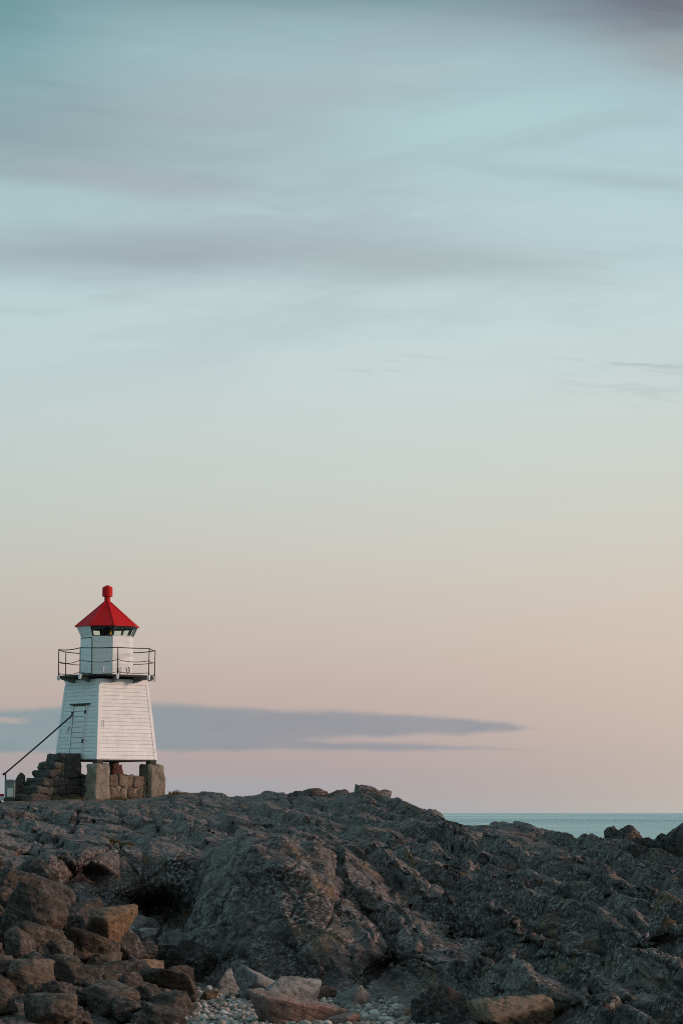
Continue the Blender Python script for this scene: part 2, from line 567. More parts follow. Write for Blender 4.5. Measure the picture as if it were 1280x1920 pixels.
M_WHITE = paint("white_painted_wood", (0.86, 0.86, 0.855), 0.5, 0.12)
M_RED = paint("red_painted_metal", (0.62, 0.008, 0.011), 0.55, 0.35, (0.40, 0.006, 0.008), 2.0)
M_RED.node_tree.nodes["Principled BSDF"].inputs["Specular IOR Level"].default_value = 0.22
M_BLACK = paint("black_iron", (0.016, 0.015, 0.015), 0.55, 0.4, (0.06, 0.03, 0.018), 8.0)
M_TIMBER = paint("weathered_dark_timber", (0.045, 0.038, 0.033), 0.8, 0.5, (0.09, 0.08, 0.07), 5.0)  # on the deck boards this dark tone also stands for shade
M_GREYW = paint("grey_painted_timber", (0.22, 0.22, 0.21), 0.7, 0.4, (0.10, 0.09, 0.08), 5.0)
M_FRAME = paint("dark_window_frame", (0.025, 0.030, 0.031), 0.5, 0.2, (0.08, 0.08, 0.08))
M_BRASS, _t, _b = new_mat("polished_brass")
_b.inputs['Base Color'].default_value = (0.70, 0.36, 0.10, 1)
_b.inputs['Metallic'].default_value = 0.9
_b.inputs['Roughness'].default_value = 0.38
M_GLASS, _t, _b = new_mat("lantern_glass")
_t.n.remove(_b)
_o = _t.n.get('Material Output')
_tr = _t.node('ShaderNodeBsdfTransparent'); _tr.inputs[0].default_value = (0.94, 0.98, 0.955, 1)
_gl = _t.node('ShaderNodeBsdfGlossy'); _gl.inputs['Roughness'].default_value = 0.08
_fr = _t.node('ShaderNodeFresnel'); _fr.inputs[0].default_value = 1.5
_mx = _t.node('ShaderNodeMixShader')
_gq = _t.node('ShaderNodeNewGeometry')
_t.l.new(_t.math('MULTIPLY', _fr.outputs[0], _t.math('SUBTRACT', 1.0, _gq.outputs['Backfacing'])), _mx.inputs[0]); _t.l.new(_tr.outputs[0], _mx.inputs[1]); _t.l.new(_gl.outputs[0], _mx.inputs[2])
_t.l.new(_mx.outputs[0], _o.inputs[0])


def stone_mat(name, a, b_, c_, lich=0.5):
    m, t, b = new_mat(name)
    geo = t.node('ShaderNodeNewGeometry')
    oi = t.node('ShaderNodeObjectInfo')
    P = t.vmath('ADD', geo.outputs['Position'], t.combine(t.math('MULTIPLY', oi.outputs['Random'], 17.0), 0.0, 0.0))
    n1 = t.noise(P, 3.2, 6, 0.65, 0.4).outputs['Fac']
    n2 = t.noise(P, 14.0, 5, 0.7).outputs['Fac']
    c = t.mix(t.smooth(n1, 0.36, 0.64), (*a, 1), (*b_, 1))
    c = t.mix(t.smooth(n2, 0.52, 0.70), c, (*c_, 1))
    c = t.mix(t.math('MULTIPLY', t.smooth(n2, 0.46, 0.32), 0.7), c, (*[v * 0.3 for v in a], 1))
    l1 = t.noise(P, 5.5, 4, 0.6).outputs['Fac']
    c = t.mix(t.math('MULTIPLY', t.smooth(l1, 0.58, 0.68), lich), c, (0.33, 0.31, 0.27, 1))
    v = t.maprange(oi.outputs['Random'], 0, 1, 0.62, 1.2)
    c = t.mix(1.0, c, t.combine(v, v, v), 'MULTIPLY')
    t.l.new(c, b.inputs['Base Color'])
    b.inputs['Roughness'].default_value = 0.85
    bump(t, b, t.math('ADD', n2, t.math('MULTIPLY', n1, 0.8)), 0.8, 0.04)
    return m


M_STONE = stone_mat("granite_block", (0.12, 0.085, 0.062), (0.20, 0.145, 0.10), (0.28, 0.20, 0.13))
M_STONED = stone_mat("dark_shaded_granite_block", (0.060, 0.055, 0.050), (0.105, 0.094, 0.084), (0.16, 0.14, 0.12), 0.35)  # darker granite; on the left-facing walls it carries their shade
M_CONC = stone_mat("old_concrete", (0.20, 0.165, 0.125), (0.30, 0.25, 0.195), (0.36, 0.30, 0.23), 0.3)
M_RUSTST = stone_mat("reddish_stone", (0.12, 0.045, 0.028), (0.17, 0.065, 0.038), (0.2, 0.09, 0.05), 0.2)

M_SEA, _t, _b = new_mat("sea_water")
_geo = _t.node('ShaderNodeNewGeometry')
_sp = _t.node('ShaderNodeSeparateXYZ')
_t.l.new(_geo.outputs['Position'], _sp.inputs[0])
_w1 = _t.noise(_t.combine(_t.math('MULTIPLY', _sp.outputs[0], 0.16), _t.math('MULTIPLY', _sp.outputs[1], 0.22), 0.0), 1.0, 6, 0.66, 0.6).outputs['Fac']
_w2 = _t.noise(_t.combine(_t.math('MULTIPLY', _sp.outputs[0], 0.9), _t.math('MULTIPLY', _sp.outputs[1], 0.9), 4.0), 1.0, 4, 0.6, 0.3).outputs['Fac']
_w3 = _t.noise(_t.combine(_t.math('MULTIPLY', _sp.outputs[0], 0.004), _t.math('MULTIPLY', _sp.outputs[1], 0.0016), 7.0), 1.0, 4, 0.55).outputs['Fac']
_t.put(_b.inputs['Base Color'], _t.mix(_t.smooth(_w3, 0.40, 0.62), (0.20, 0.46, 0.47, 1), (0.36, 0.64, 0.64, 1)))
_t.put(_b.inputs['Roughness'], _t.maprange(_w3, 0.35, 0.65, 0.34, 0.22))
_b.inputs['IOR'].default_value = 1.333
_b.inputs['Specular IOR Level'].default_value = 0.5
bump(_t, _b, _t.math('ADD', _t.math('MULTIPLY', _w1, 1.0), _t.math('MULTIPLY', _w2, 0.22)), 1.0, 1.6)

M_GRAVEL, _t, _b = new_mat("gravel")
_geo = _t.node('ShaderNodeNewGeometry')
_v = _t.node('ShaderNodeTexVoronoi'); _v.inputs['Scale'].default_value = 26.0
_t.l.new(_geo.outputs['Position'], _v.inputs['Vector'])
_sepc = _t.node('ShaderNodeSeparateColor'); _t.l.new(_v.outputs['Color'], _sepc.inputs[0])
_t.l.new(_t.ramp(_sepc.outputs[0], [(0.0, (0.06, 0.055, 0.05)), (0.5, (0.13, 0.12, 0.11)), (1.0, (0.26, 0.25, 0.23))]), _b.inputs['Base Color'])
_b.inputs['Roughness'].default_value = 0.8
bump(_t, _b, _t.math('SUBTRACT', 1.0, _v.outputs['Distance']), 1.0, 0.03)

M_PEB, _t, _b = new_mat("pebble_stone")
_at = _t.node('ShaderNodeAttribute'); _at.attribute_name = 'tone'
_geo = _t.node('ShaderNodeNewGeometry')
_nz = _t.noise(_geo.outputs['Position'], 55.0, 4, 0.6).outputs['Fac']
_cc = _t.ramp(_at.outputs['Fac'], [(0.0, (0.10, 0.085, 0.075)), (0.22, (0.22, 0.19, 0.165)), (0.5, (0.34, 0.305, 0.275)), (0.66, (0.36, 0.26, 0.20)), (0.80, (0.52, 0.48, 0.44)), (1.0, (0.70, 0.66, 0.61))])
_kv = _t.maprange(_nz, 0.3, 0.7, 0.75, 1.2)
_t.l.new(_t.mix(1.0, _cc, _t.combine(_kv, _kv, _kv), 'MULTIPLY'), _b.inputs['Base Color'])
_b.inputs['Roughness'].default_value = 0.65

M_GRASS, _t, _b = new_mat("dry_shore_grass")
_at = _t.node('ShaderNodeAttribute'); _at.attribute_name = 'tone'
_t.l.new(_t.ramp(_at.outputs['Fac'], [(0.0, (0.030, 0.034, 0.010)), (0.5, (0.075, 0.070, 0.018)), (1.0, (0.20, 0.115, 0.030))]), _b.inputs['Base Color'])
_b.inputs['Roughness'].default_value = 0.8

# ------------------------------------------------------------------ the sea and the beach ground
me = bpy.data.meshes.new("sea")
S = 40000.0
me.from_pydata([(-S, -S, 0), (S, -S, 0), (S, S, 0), (-S, S, 0)], [], [(0, 1, 2, 3)])
sea = link("sea", me, M_SEA)
tag(sea, "calm teal sea reaching to the horizon", "sea", kind="structure")

BEACH = ZC - 2.65
gx, gy = np.meshgrid(np.linspace(-14, 14, 141), np.linspace(-6, 50, 281), indexing='ij')
gz = BEACH + 0.05 * perlin(gx * 0.5, gy * 0.5, gx * 0 + 0.5, 3) + 0.02 * perlin(gx * 2, gy * 2, gx * 0 + 1.5, 4)
idx = np.arange(141 * 281).reshape(141, 281)
fc = np.stack([idx[:-1, :-1], idx[1:, :-1], idx[1:, 1:], idx[:-1, 1:]], -1).reshape(-1, 4)
beach = link("beach", mesh_np("beach", np.stack([gx, gy, gz], -1).reshape(-1, 3), fc), M_GRAVEL)
tag(beach, "grey shingle beach below the rocks", "beach", kind="structure")

# ------------------------------------------------------------------ the rock coast
# cross profiles: photo column -> (depth, height below the eye in m | 'p' photo row)
PF = {
    -260: [(31, -2.6), (36, -2.1), (40, -1.4), (43, -0.9), (46, -1.0), (55, 'p1600'), (62, 'p1565'), (75, 'p1535'), (95, 'p1512'), (103, 'p1505'), (112, 'p1505'), (125, -4.0)],
    0: [(31, -2.8), (35, -2.55), (38, -2.05), (41, -1.55), (43.5, -1.05), (46, -1.15), (52, -1.0), (56, 'p1596'), (62, 'p1570'), (75, 'p1540'), (92, 'p1515'), (102, 'p1506'), (112, 'p1505'), (125, -4.0)],
    90: [(31, -2.85), (35, -2.6), (38, -2.25), (41, -1.75), (43.5, -1.45), (46, -1.5), (51, -1.4), (54, 'p1612'), (56, 'p1592'), (62, 'p1572'), (75, 'p1543'), (92, 'p1513'), (101, 'p1501'), (112, 'p1500'), (125, -4.0)],
    180: [(31, -2.85), (36, -2.65), (39, -2.4), (42, -2.0), (44.5, -1.85), (51, -1.75), (53.5, -1.5), (54.6, 'p1600'), (57, 'p1586'), (65, 'p1568'), (77, 'p1540'), (92, 'p1511'), (101, 'p1499'), (112, 'p1498'), (125, -4.0)],
    260: [(31, -2.85), (37, -2.7), (41, -2.5), (45, -2.3), (51, -2.1), (54, -1.8), (55, -1.1), (55.6, 'p1593'), (62, 'p1570'), (75, 'p1545'), (90, 'p1513'), (101, 'p1498'), (112, 'p1498'), (125, -4.0)],
    340: [(31, -2.85), (41, -2.72), (45, -2.5), (52, -2.1), (54, -1.55), (54.8, 'p1602'), (57, 'p1582'), (70, 'p1550'), (85, 'p1515'), (97, 'p1487'), (108, 'p1492'), (116, -1.0), (125, -4.0)],
    400: [(31, -2.85), (43, -2.8), (44, -2.5), (46.3, -1.8), (48, -1.45), (49.5, -0.95), (51, 'p1600'), (54, -0.85), (60, 'p1580'), (75, 'p1543'), (88, 'p1510'), (97, 'p1490'), (106, 'p1495'), (115, -1.2), (125, -4.0)],
    470: [(31, -2.85), (42.8, -2.8), (43.3, -2.3), (44.4, -1.75), (45.5, -1.2), (46.5, -0.75), (48, 'p1580'), (51, -0.75), (56, -0.75), (64, 'p1568'), (80, 'p1530'), (92, 'p1502'), (97, 'p1495'), (108, 'p1502'), (116, -1.5), (125, -4.0)],
    505: [(31, -2.85), (42.5, -2.8), (43.1, -2.3), (44.1, -1.72), (45.2, -1.15), (46.4, -0.7), (47.8, 'p1570'), (50, -0.6), (54, -0.78), (65, 'p1565'), (80, 'p1530'), (92, 'p1498'), (96, 'p1486'), (106, 'p1492'), (114, -1.5), (125, -4.0)],
    530: [(31, -2.85), (42.4, -2.8), (42.9, -2.3), (43.9, -1.7), (45, -1.1), (46.3, -0.65), (47.5, 'p1565'), (49, -0.45), (52, -0.8), (57, -0.75), (66, 'p1562'), (80, 'p1532'), (90, 'p1502'), (95, 'p1490'), (103, 'p1496'), (112, -1.5), (125, -4.0)],
    600: [(31, -2.85), (41.9, -2.8), (42.4, -2.3), (43.4, -1.9), (45, -1.2), (46.5, -0.8), (48, 'p1596'), (51, -0.85), (58, -0.9), (66, 'p1578'), (80, 'p1538'), (88, 'p1509'), (92, 'p1494'), (97, 'p1495'), (104, 0.0), (112, -2), (125, -4.0)],
    640: [(31, -2.85), (41.2, -2.8), (41.8, -2.35), (43.2, -1.9), (45.5, -1.35), (47.5, -0.95), (50, 'p1605'), (55, -1.0), (62, -0.9), (67, 'p1590'), (74, 'p1562'), (82, 'p1536'), (86, 'p1509'), (91, 'p1494'), (96, 'p1496'), (103, -0.3), (112, -2), (125, -4.0)],
    700: [(31, -2.85), (40.2, -2.8), (41.2, -2.4), (43, -1.9), (46, -1.35), (49, -1.05), (52, 'p1612'), (58, -0.98), (62, -0.95), (66, 'p1586'), (70, 'p1556'), (74, -0.55), (80, 'p1532'), (85, 'p1509'), (89, 'p1495'), (94, 'p1497'), (101, -0.4), (110, -2), (125, -4.0)],
    780: [(31, -2.85), (38, -2.72), (40.5, -2.3), (43, -1.9), (46, -1.5), (50, -1.15), (56, -1.02), (61, 'p1600'), (66, 'p1582'), (70, 'p1557'), (73, 'p1547'), (78, -0.45), (83, 'p1524'), (86, 'p1519'), (90, 'p1524'), (97, -0.8), (106, -2), (125, -4.0)],
    826: [(31, -2.82), (37, -2.68), (39.8, -2.32), (42.5, -1.95), (46, -1.52), (50, -1.22), (56, -1.06), (62, -0.95), (67, 'p1582'), (70.5, 'p1555'), (74, 'p1547'), (79, -0.45), (83, 'p1534'), (86, 'p1527'), (90, 'p1531'), (97, -0.9), (106, -2.2), (125, -4.0)],
    860: [(31, -2.8), (36, -2.65), (39, -2.35), (42, -2.0), (46, -1.55), (50, -1.28), (56, -1.1), (62, -1.0), (67, 'p1585'), (71, 'p1553'), (75, 'p1546'), (79, -0.5), (90, -1.3), (100, -2.5), (125, -4.0)],
    950: [(31, -2.75), (35, -2.55), (38, -2.3), (42, -1.95), (46, -1.6), (50, -1.32), (56, -1.15), (62, -1.02), (67, 'p1590'), (72, 'p1554'), (76, 'p1549'), (84, -1.0), (100, -2.8), (125, -4.2)],
    1060: [(31, -2.65), (35, -2.4), (38, -2.2), (42, -1.9), (46, -1.6), (52, -1.33), (58, -1.18), (64, -1.08), (69, 'p1588'), (72, 'p1575'), (76, -0.8), (84, -1.6), (100, -3.2), (125, -4.4)],
    1160: [(31, -2.55), (35, -2.32), (38, -2.15), (42, -1.87), (46, -1.6), (52, -1.35), (58, -1.22), (64, -1.08), (68, 'p1603'), (71, -1.0), (76, -1.3), (84, -2.0), (100, -3.4), (125, -4.4)],
    1280: [(31, -2.5), (35, -2.3), (38, -2.1), (42, -1.82), (46, -1.58), (52, -1.35), (58, -1.22), (64, -1.08), (68, 'p1600'), (71, -0.95), (76, -1.3), (84, -2.0), (100, -3.4), (125, -4.4)],
    1560: [(31, -2.4), (35, -2.2), (38, -2.0), (42, -1.75), (46, -1.5), (52, -1.3), (58, -1.15), (64, -1.0), (68, -0.9), (72, -0.95), (78, -1.4), (86, -2.0), (100, -3.4), (125, -4.4)],
}
NU, NT_, NS = 860, 900, 1500
PX = np.linspace(-250, 1540, NU)
YS = np.exp(np.linspace(math.log(31.0), math.log(124.9), NS))
cols = sorted(PF)
prof = []
for c_ in cols:
    ys = np.array([p[0] for p in PF[c_]], float)
    zs = np.array([zrel(float(p[1][1:]), p[0]) if isinstance(p[1], str) else p[1] for p in PF[c_]], float)
    prof.append(np.interp(YS, ys, zs))
prof = np.array(prof)
k5 = np.hanning(17); k5 /= k5.sum()
prof = np.array([np.convolve(np.pad(p, 8, mode='edge'), k5, 'valid') for p in prof])
# smooth interpolation across columns (Catmull-Rom on the irregular columns)
ci = np.clip(np.searchsorted(cols, PX) - 1, 0, len(cols) - 2)
ca = np.array(cols, float)
tt = (PX - ca[ci]) / (ca[ci + 1] - ca[ci])
slope = np.gradient(prof, ca, axis=0)
hh = (ca[ci + 1] - ca[ci])[:, None]
tt = tt[:, None]
H = ((2 * tt**3 - 3 * tt**2 + 1) * prof[ci] + (tt**3 - 2 * tt**2 + tt) * hh * slope[ci] * 0.6
     + (-2 * tt**3 + 3 * tt**2) * prof[ci + 1] + (tt**3 - tt**2) * hh * slope[ci + 1] * 0.6)
Xg = ((PX[:, None] - 640.0) / F) * YS[None, :] * 1.0
Yg = np.broadcast_to(YS[None, :], Xg.shape)
# broad lumps of the ice-worn rock, dipping to the right
wx = Xg + 0.7 * perlin(Xg * 0.45, Yg * 0.25, 0.3, 5)
wy = Yg + 1.2 * perlin(Xg * 0.4, Yg * 0.25, 7.3, 6)
pile = 1 / (1 + np.exp((np.broadcast_to(PX[:, None], Xg.shape) - 300) / 20)) * np.clip((46 - Yg) / 2, 0, 1)      # ground under the boulder pile
H = H + 0.02 * pile
rockmask = np.clip((H + 2.74) / 0.30, 0, 1) * (1 - 0.75 * pile)
lhm = 1 / (1 + np.exp((np.broadcast_to(PX[:, None], Xg.shape) - 330) / 18))       # 1 round the lighthouse
offs = 1 / (1 + np.exp(-(np.broadcast_to(PX[:, None], Xg.shape) - 850) / 20)) * np.clip((Yg - 66) / 4, 0, 1)   # seaward crest on the right
farmask = (1 - 0.65 * offs) * np.clip((102 - Yg) / 14, 0.12 * lhm + 0.55 * (1 - lhm), 1)
lm1 = billow(wx / 2.6, wy / 6.0, 0.5, 2, 11); lm1 -= lm1.mean()
rightm = 1 / (1 + np.exp(-(np.broadcast_to(PX[:, None], Xg.shape) - 640) / 60))
slabm = (1 - rightm) * np.clip((Yg - 54) / 3, 0, 1)                      # the smooth slab below the lighthouse
# mosaics of tilted slabs: ledges run obliquely towards the beach and mostly dip to the right
ru, rv_ = wx * 0.96 + wy * 0.10, wy * 0.98 - wx * 0.12
fA, eA = facets(ru / 1.75, rv_ / 5.5, 31, -0.30, 0.02, 0.34, 0.16, 0.16)
fB, eB = facets(ru / 0.72 + 0.35 * perlin(wx * 0.9, wy * 0.5, 3.1, 8), rv_ / 2.1, 37, -0.10, 0.0, 0.20, 0.10, 0.11)
fC, eC = facets((ru + 0.12 * wy) / 2.6 + 0.2 * perlin(wx * 0.7, wy * 0.4, 5.1, 9), rv_ / 4.2, 43, -0.10, 0.0, 0.16, 0.10, 0.10)
big_h = (1 - slabm) * (0.90 * fA + 0.34 * fB + 0.22 * lm1) + slabm * (0.95 * fC + 0.26 * fB + 0.15 * lm1)
H = H + rockmask * farmask * big_h
# stepped ridges: crests fall obliquely to the right, steep towards the viewer, gently hollowed behind
def ridges(period, slant, seed, rise=0.14):
    ph_ = (Yg + slant * Xg + 0.30 * period * perlin(Xg * 0.55, Yg * 0.22, 1.7, seed) * 2.0 + 0.10 * period * perlin(Xg * 1.9, Yg * 0.7, 4.7, seed + 1) * 2.0) / period
    ki = np.floor(ph_); f_ = ph_ - ki
    prof_ = np.where(f_ < rise, f_ / rise, 1 - ((f_ - rise) / (1 - rise)) ** 0.8)
    am = 0.35 + 1.0 * np.clip(0.5 + 1.6 * perlin(Xg * 0.45 + ki * 3.1, ki * 1.7, 0.4, seed + 2), 0, 1)
    return (prof_ - 0.5) * am
rz = (1 - slabm) * (0.22 + 0.78 * rightm)
H = H + rockmask * farmask * rz * (0.50 * ridges(6.6, 4.2, 201) + 0.09 * ridges(2.6, 3.2, 211))
H = H + rockmask * farmask * slabm * (0.20 * ridges(9.0, 5.5, 221, 0.08) + 0.05 * ridges(4.1, 6.5, 231, 0.10))
H = H - rockmask * farmask * (0.16 * np.exp(-(eA / 0.040) ** 2) * (1 - slabm) + 0.10 * np.exp(-(eC / 0.022) ** 2) * slabm)
# slow swell so that nearer parts stay lower than the skyline
# resample each column evenly over what the eye sees of it
dz_ = np.abs(np.diff(H, axis=1)); dy_ = np.diff(Yg, axis=1)
ds = (dz_ * 1.0 + dy_ * 0.055) / Yg[:, 1:]
cs = np.concatenate([np.zeros((NU, 1)), np.cumsum(ds, axis=1)], axis=1)
cs /= cs[:, -1:]
tq = np.linspace(0, 1, NT_)
Yq = np.array([np.interp(tq, cs[i], YS) for i in range(NU)])
kk = np.hanning(31); kk /= kk.sum()
Yp = np.pad(Yq, ((15, 15), (0, 0)), mode='edge')
Yq = sum(kk[j] * Yp[j:j + NU] for j in range(31))
Zq = np.array([np.interp(Yq[i], YS, H[i]) for i in range(NU)])
Mq = np.array([np.interp(Yq[i], YS, rockmask[i]) for i in range(NU)])
Xq = ((PX[:, None] - 640.0) / F) * Yq
Pq = np.stack([Xq, Yq, Zq], -1)


def grid_normals(P):
    du = np.gradient(P, axis=0); dv = np.gradient(P, axis=1)
    n = np.cross(du, dv)
    n /= np.linalg.norm(n, axis=-1, keepdims=True) + 1e-9
    return n


N = grid_normals(Pq)
far2 = np.clip((104 - Yq) / 10, 0.6, 1.0)
x, y, z = Pq[..., 0], Pq[..., 1], Pq[..., 2]
qx = x + 0.18 * perlin(x * 1.3, y * 0.8, z * 1.3, 41)
qz = z + 0.12 * perlin(x * 1.1 + 5, y * 0.8, z * 1.4, 42)
st = qz * 0.92 + qx * 0.30 + y * 0.06
al_ = qx * 0.95 - qz * 0.30
pxq = np.broadcast_to(PX[:, None], x.shape)
sl01 = 1 / (1 + np.exp((pxq - 610) / 50)) * np.clip((y - 54) / 3, 0, 1)
# rounded bosses with sharp creases between them
pileq = 1 / (1 + np.exp((pxq - 300) / 20)) * np.clip((46 - y) / 2, 0, 1)
b0 = billow(al_ / 1.7, y / 2.4, st / 1.05, 2, 91, 0.45)
D0 = (0.34 - 0.22 * np.clip((y - 50) / 12, 0, 1)) * (1 - 0.8 * sl01) * (1 - pileq) * (b0 - np.median(b0))
Pq = Pq + N * (D0 * Mq * far2)[..., None]
N = grid_normals(Pq)
x, y, z = Pq[..., 0], Pq[..., 1], Pq[..., 2]
qx = x + 0.18 * perlin(x * 1.3, y * 0.8, z * 1.3, 41)
qz = z + 0.12 * perlin(x * 1.1 + 5, y * 0.8, z * 1.4, 42)
st = qz * 0.92 + qx * 0.30 + y * 0.06
al_ = qx * 0.95 - qz * 0.30
D = (1 - 0.6 * sl01) * 0.085 * (billow(al_ / 0.95, y / 1.5, st / 0.50, 3, 51) - 0.30)
# foliation: thin sheets weathered out, running along the dip
D += (0.022 - 0.004 * sl01) * (billow(al_ / 1.5, y / 0.8, st / 0.15, 3, 57, 0.6) - 0.3)
cf = x + y / 15 + 0.35 * perlin(x * 0.35, y * 0.12, 0.2, 77)
D += sl01 * 0.070 * (billow(cf / 0.75, y / 11.0, z / 1.5, 3, 79, 0.6) - 0.33)
D -= sl01 * 0.15 * np.exp(-((perlin(cf / 1.3, y / 18.0, 0.3, 87)) / 0.030) ** 2)
D += 0.008 * fbm(al_ / 0.16, y / 0.25, st / 0.06, 2, 53)
# joints: two families of long straight cracks
wj = 0.25 * perlin(x * 0.8, y * 0.5, z * 0.8, 71)
j1 = (x * 0.80 + z * 0.60 + y * 0.07 + wj) / 1.15
j2 = (x * 0.55 - z * 0.83 + y * 0.05 + wj) / 0.85
for jj, sd, dep in ((j1, 1, 0.11), (j2, 2, 0.09)):
    ji = np.floor(jj); jf = jj - ji
    on = (np.sin(ji * 12.9 + sd) * 43758.5) % 1.0
    wd = np.minimum(jf, 1 - jf)
    msk = np.clip(perlin(x * 0.5 + sd * 7, y * 0.4, z * 0.6, 73 + sd) * 4 + 0.6, 0, 1)
    D -= dep * np.exp(-(wd / 0.022) ** 2) * msk
    D += (on - 0.5) * 0.05 * msk
ve, vr = voronoi_edge(al_ / 0.8, y / 1.8, st / 0.45, 61)
D += (vr - 0.5) * 0.06 * (1 - 0.6 * sl01)
D -= 0.05 * np.exp(-(ve / 0.035) ** 2) * (1 - 0.5 * sl01)
Pq = Pq + N * (D * Mq * far2)[..., None]
# the wall under the ledge is hollowed out: a dark overhung recess at the back of the cove
hol = np.exp(-((pxq - 300) / 100) ** 2) * np.exp(-((z + 1.98) / 0.40) ** 2) * np.clip((y - 49) / 3, 0, 1)
Pq[..., 1] += 2.2 * hol
hol2 = np.exp(-((pxq - 150) / 70) ** 2) * np.exp(-((z + 1.25) / 0.25) ** 2) * np.clip((y - 50) / 2, 0, 1)
Pq[..., 1] += 1.2 * hol2
hol3 = np.exp(-((pxq - 740) / 90) ** 2) * np.exp(-((z + 2.38) / 0.20) ** 2) * np.clip((y - 38) / 1, 0, 1) * np.clip((44 - y), 0, 1)
Pq[..., 1] += 0.9 * hol3
co = Pq.reshape(-1, 3).copy()
co[:, 2] += ZC
idx = np.arange(NU * NT_).reshape(NU, NT_)
fc = np.stack([idx[:-1, :-1], idx[1:, :-1], idx[1:, 1:], idx[:-1, 1:]], -1).reshape(-1, 4)
terrain = link("rocky_terrain", mesh_np("rocky_terrain", co, fc), M_ROCK)
tag(terrain, "dark ice-worn coastal bedrock rising from the beach to the lighthouse", "terrain", kind="structure")
TERR_Y, TERR_Z = Pq[..., 1], Pq[..., 2]


def ground_z(X, Y):
    """height of the bare rock surface at a place"""
    i = int(np.clip(round(((X / Y) * F + 640 + 250) / 1790.0 * (NU - 1)), 0, NU - 1))
    return ZC + float(np.interp(Y, np.sort(TERR_Y[i]), TERR_Z[i][np.argsort(TERR_Y[i])]))


# unseen dark rocky hill added behind the viewer to shade the boulders' near faces
hu, hv = np.meshgrid(np.linspace(128, 300, 130), np.linspace(0, 1, 40), indexing='ij')
hr_ = 16 + 60 * hv + 2.5 * perlin(hu * 0.05, hv * 3, 0.2, 81)
ends = np.clip((hu - 128) / 22, 0, 1) * np.clip((300 - hu) / 40, 0, 1)
ends = ends * ends * (3 - 2 * ends)
hz = BEACH - 1.0 + 1.0 * ends + ends * (17 * hv ** 0.8 + 2.2 * hv * fbm(hu * 0.08, hv * 4, 0.7, 4, 83))
hx, hy = np.sin(np.radians(hu)) * hr_, np.cos(np.radians(hu)) * hr_
idx = np.arange(130 * 40).reshape(130, 40)
fc = np.stack([idx[:-1, :-1], idx[1:, :-1], idx[1:, 1:], idx[:-1, 1:]], -1).reshape(-1, 4)
occluder_hill = link("occluder_hill", mesh_np("occluder_hill", np.stack([hx, hy, hz], -1).reshape(-1, 3), fc), M_ROCK)
tag(occluder_hill, "unseen dark rocky hill enclosing the cove on the landward side", "occluder_hill", kind="structure")

# ------------------------------------------------------------------ lighthouse
LY = 106.7
LB = at(198.5, 1497, LY)
LG = LB.z
TH = -5.3           # direction of the near corner, from camera-facing towards +X, degrees


def dirv(th):
    a = rad(th)
    return Vector((math.sin(a), -math.cos(a), 0))


light_house = empty("lighthouse", LB)
tag(light_house, "small white wooden lighthouse with red roof standing on stone pillars", "lighthouse")


def hexa(name, pts, mat, parent, bev=0.0):
    """solid from 8 points: 4 of the bottom ring, 4 of the top ring"""
    bm = bmesh.new()
    vs = [bm.verts.new(p) for p in pts]
    for f in ((3, 2, 1, 0), (4, 5, 6, 7), (0, 1, 5, 4), (1, 2, 6, 5), (2, 3, 7, 6), (3, 0, 4, 7)):
        bm.faces.new([vs[i] for i in f])
    bmesh.ops.recalc_face_normals(bm, faces=bm.faces)
    if bev:
        bmesh.ops.bevel(bm, geom=bm.edges[:], offset=bev, segments=1, affect='EDGES')
    me = bpy.data.meshes.new(name)
    bm.to_mesh(me); bm.free()
    return link(name, me, mat, parent)


def ring_prism(name, n, th0, levels, mat, parent, smooth=False):
    """solid of revolution-like prism: levels = [(radius, z)], n sides with a corner at th0 degrees"""
    bm = bmesh.new()
    rings = []
    for r, z in levels:
        rings.append([bm.verts.new(dirv(th0 + 360.0 * k / n) * r + Vector((0, 0, z))) for k in range(n)])
    for a, b in zip(rings[:-1], rings[1:]):
        for k in range(n):
            f = bm.faces.new((a[k], a[(k + 1) % n], b[(k + 1) % n], b[k]))
            f.smooth = smooth
    bm.faces.new(rings[0][::-1]); bm.faces.new(rings[-1])
    bmesh.ops.recalc_face_normals(bm, faces=bm.faces)
    me = bpy.data.meshes.new(name)
    bm.to_mesh(me); bm.free()
    return link(name, me, mat, parent)


def tube(name, pts, r, mat, parent, n=6):
    bm = bmesh.new()
    rings = []
    for i, p in enumerate(pts):
        d = (pts[min(i + 1, len(pts) - 1)] - pts[max(i - 1, 0)]).normalized()
        a = d.cross(Vector((0.13, 0.31, 1))).normalized() if abs(d.z) < 0.95 else d.cross(Vector((1, 0.2, 0))).normalized()
        b = d.cross(a)
        rings.append([bm.verts.new(p + (a * math.cos(2 * math.pi * k / n) + b * math.sin(2 * math.pi * k / n)) * r) for k in range(n)])
    for a, b in zip(rings[:-1], rings[1:]):
        for k in range(n):
            bm.faces.new((a[k], a[(k + 1) % n], b[(k + 1) % n], b[k])).smooth = True
    bm.faces.new(rings[0][::-1]); bm.faces.new(rings[-1])
    bmesh.ops.recalc_face_normals(bm, faces=bm.faces)
    me = bpy.data.meshes.new(name)
    bm.to_mesh(me); bm.free()
    return link(name, me, mat, parent)


Z0, Z1 = 1.42, 4.40            # tower foot and head
R0, R1 = 1.92, 1.545


def Rt(z):
    return R0 + (R1 - R0) * (z - Z0) / (Z1 - Z0)


def face_pt(th, s, z, out=0.0):
    """point on a tower face with outward direction th: s metres to the right as seen from outside"""
    n = dirv(th)
    t = Vector((-n.y, n.x, 0))
    return n * (Rt(z) / math.sqrt(2) + out) + t * s + Vector((0, 0, z))


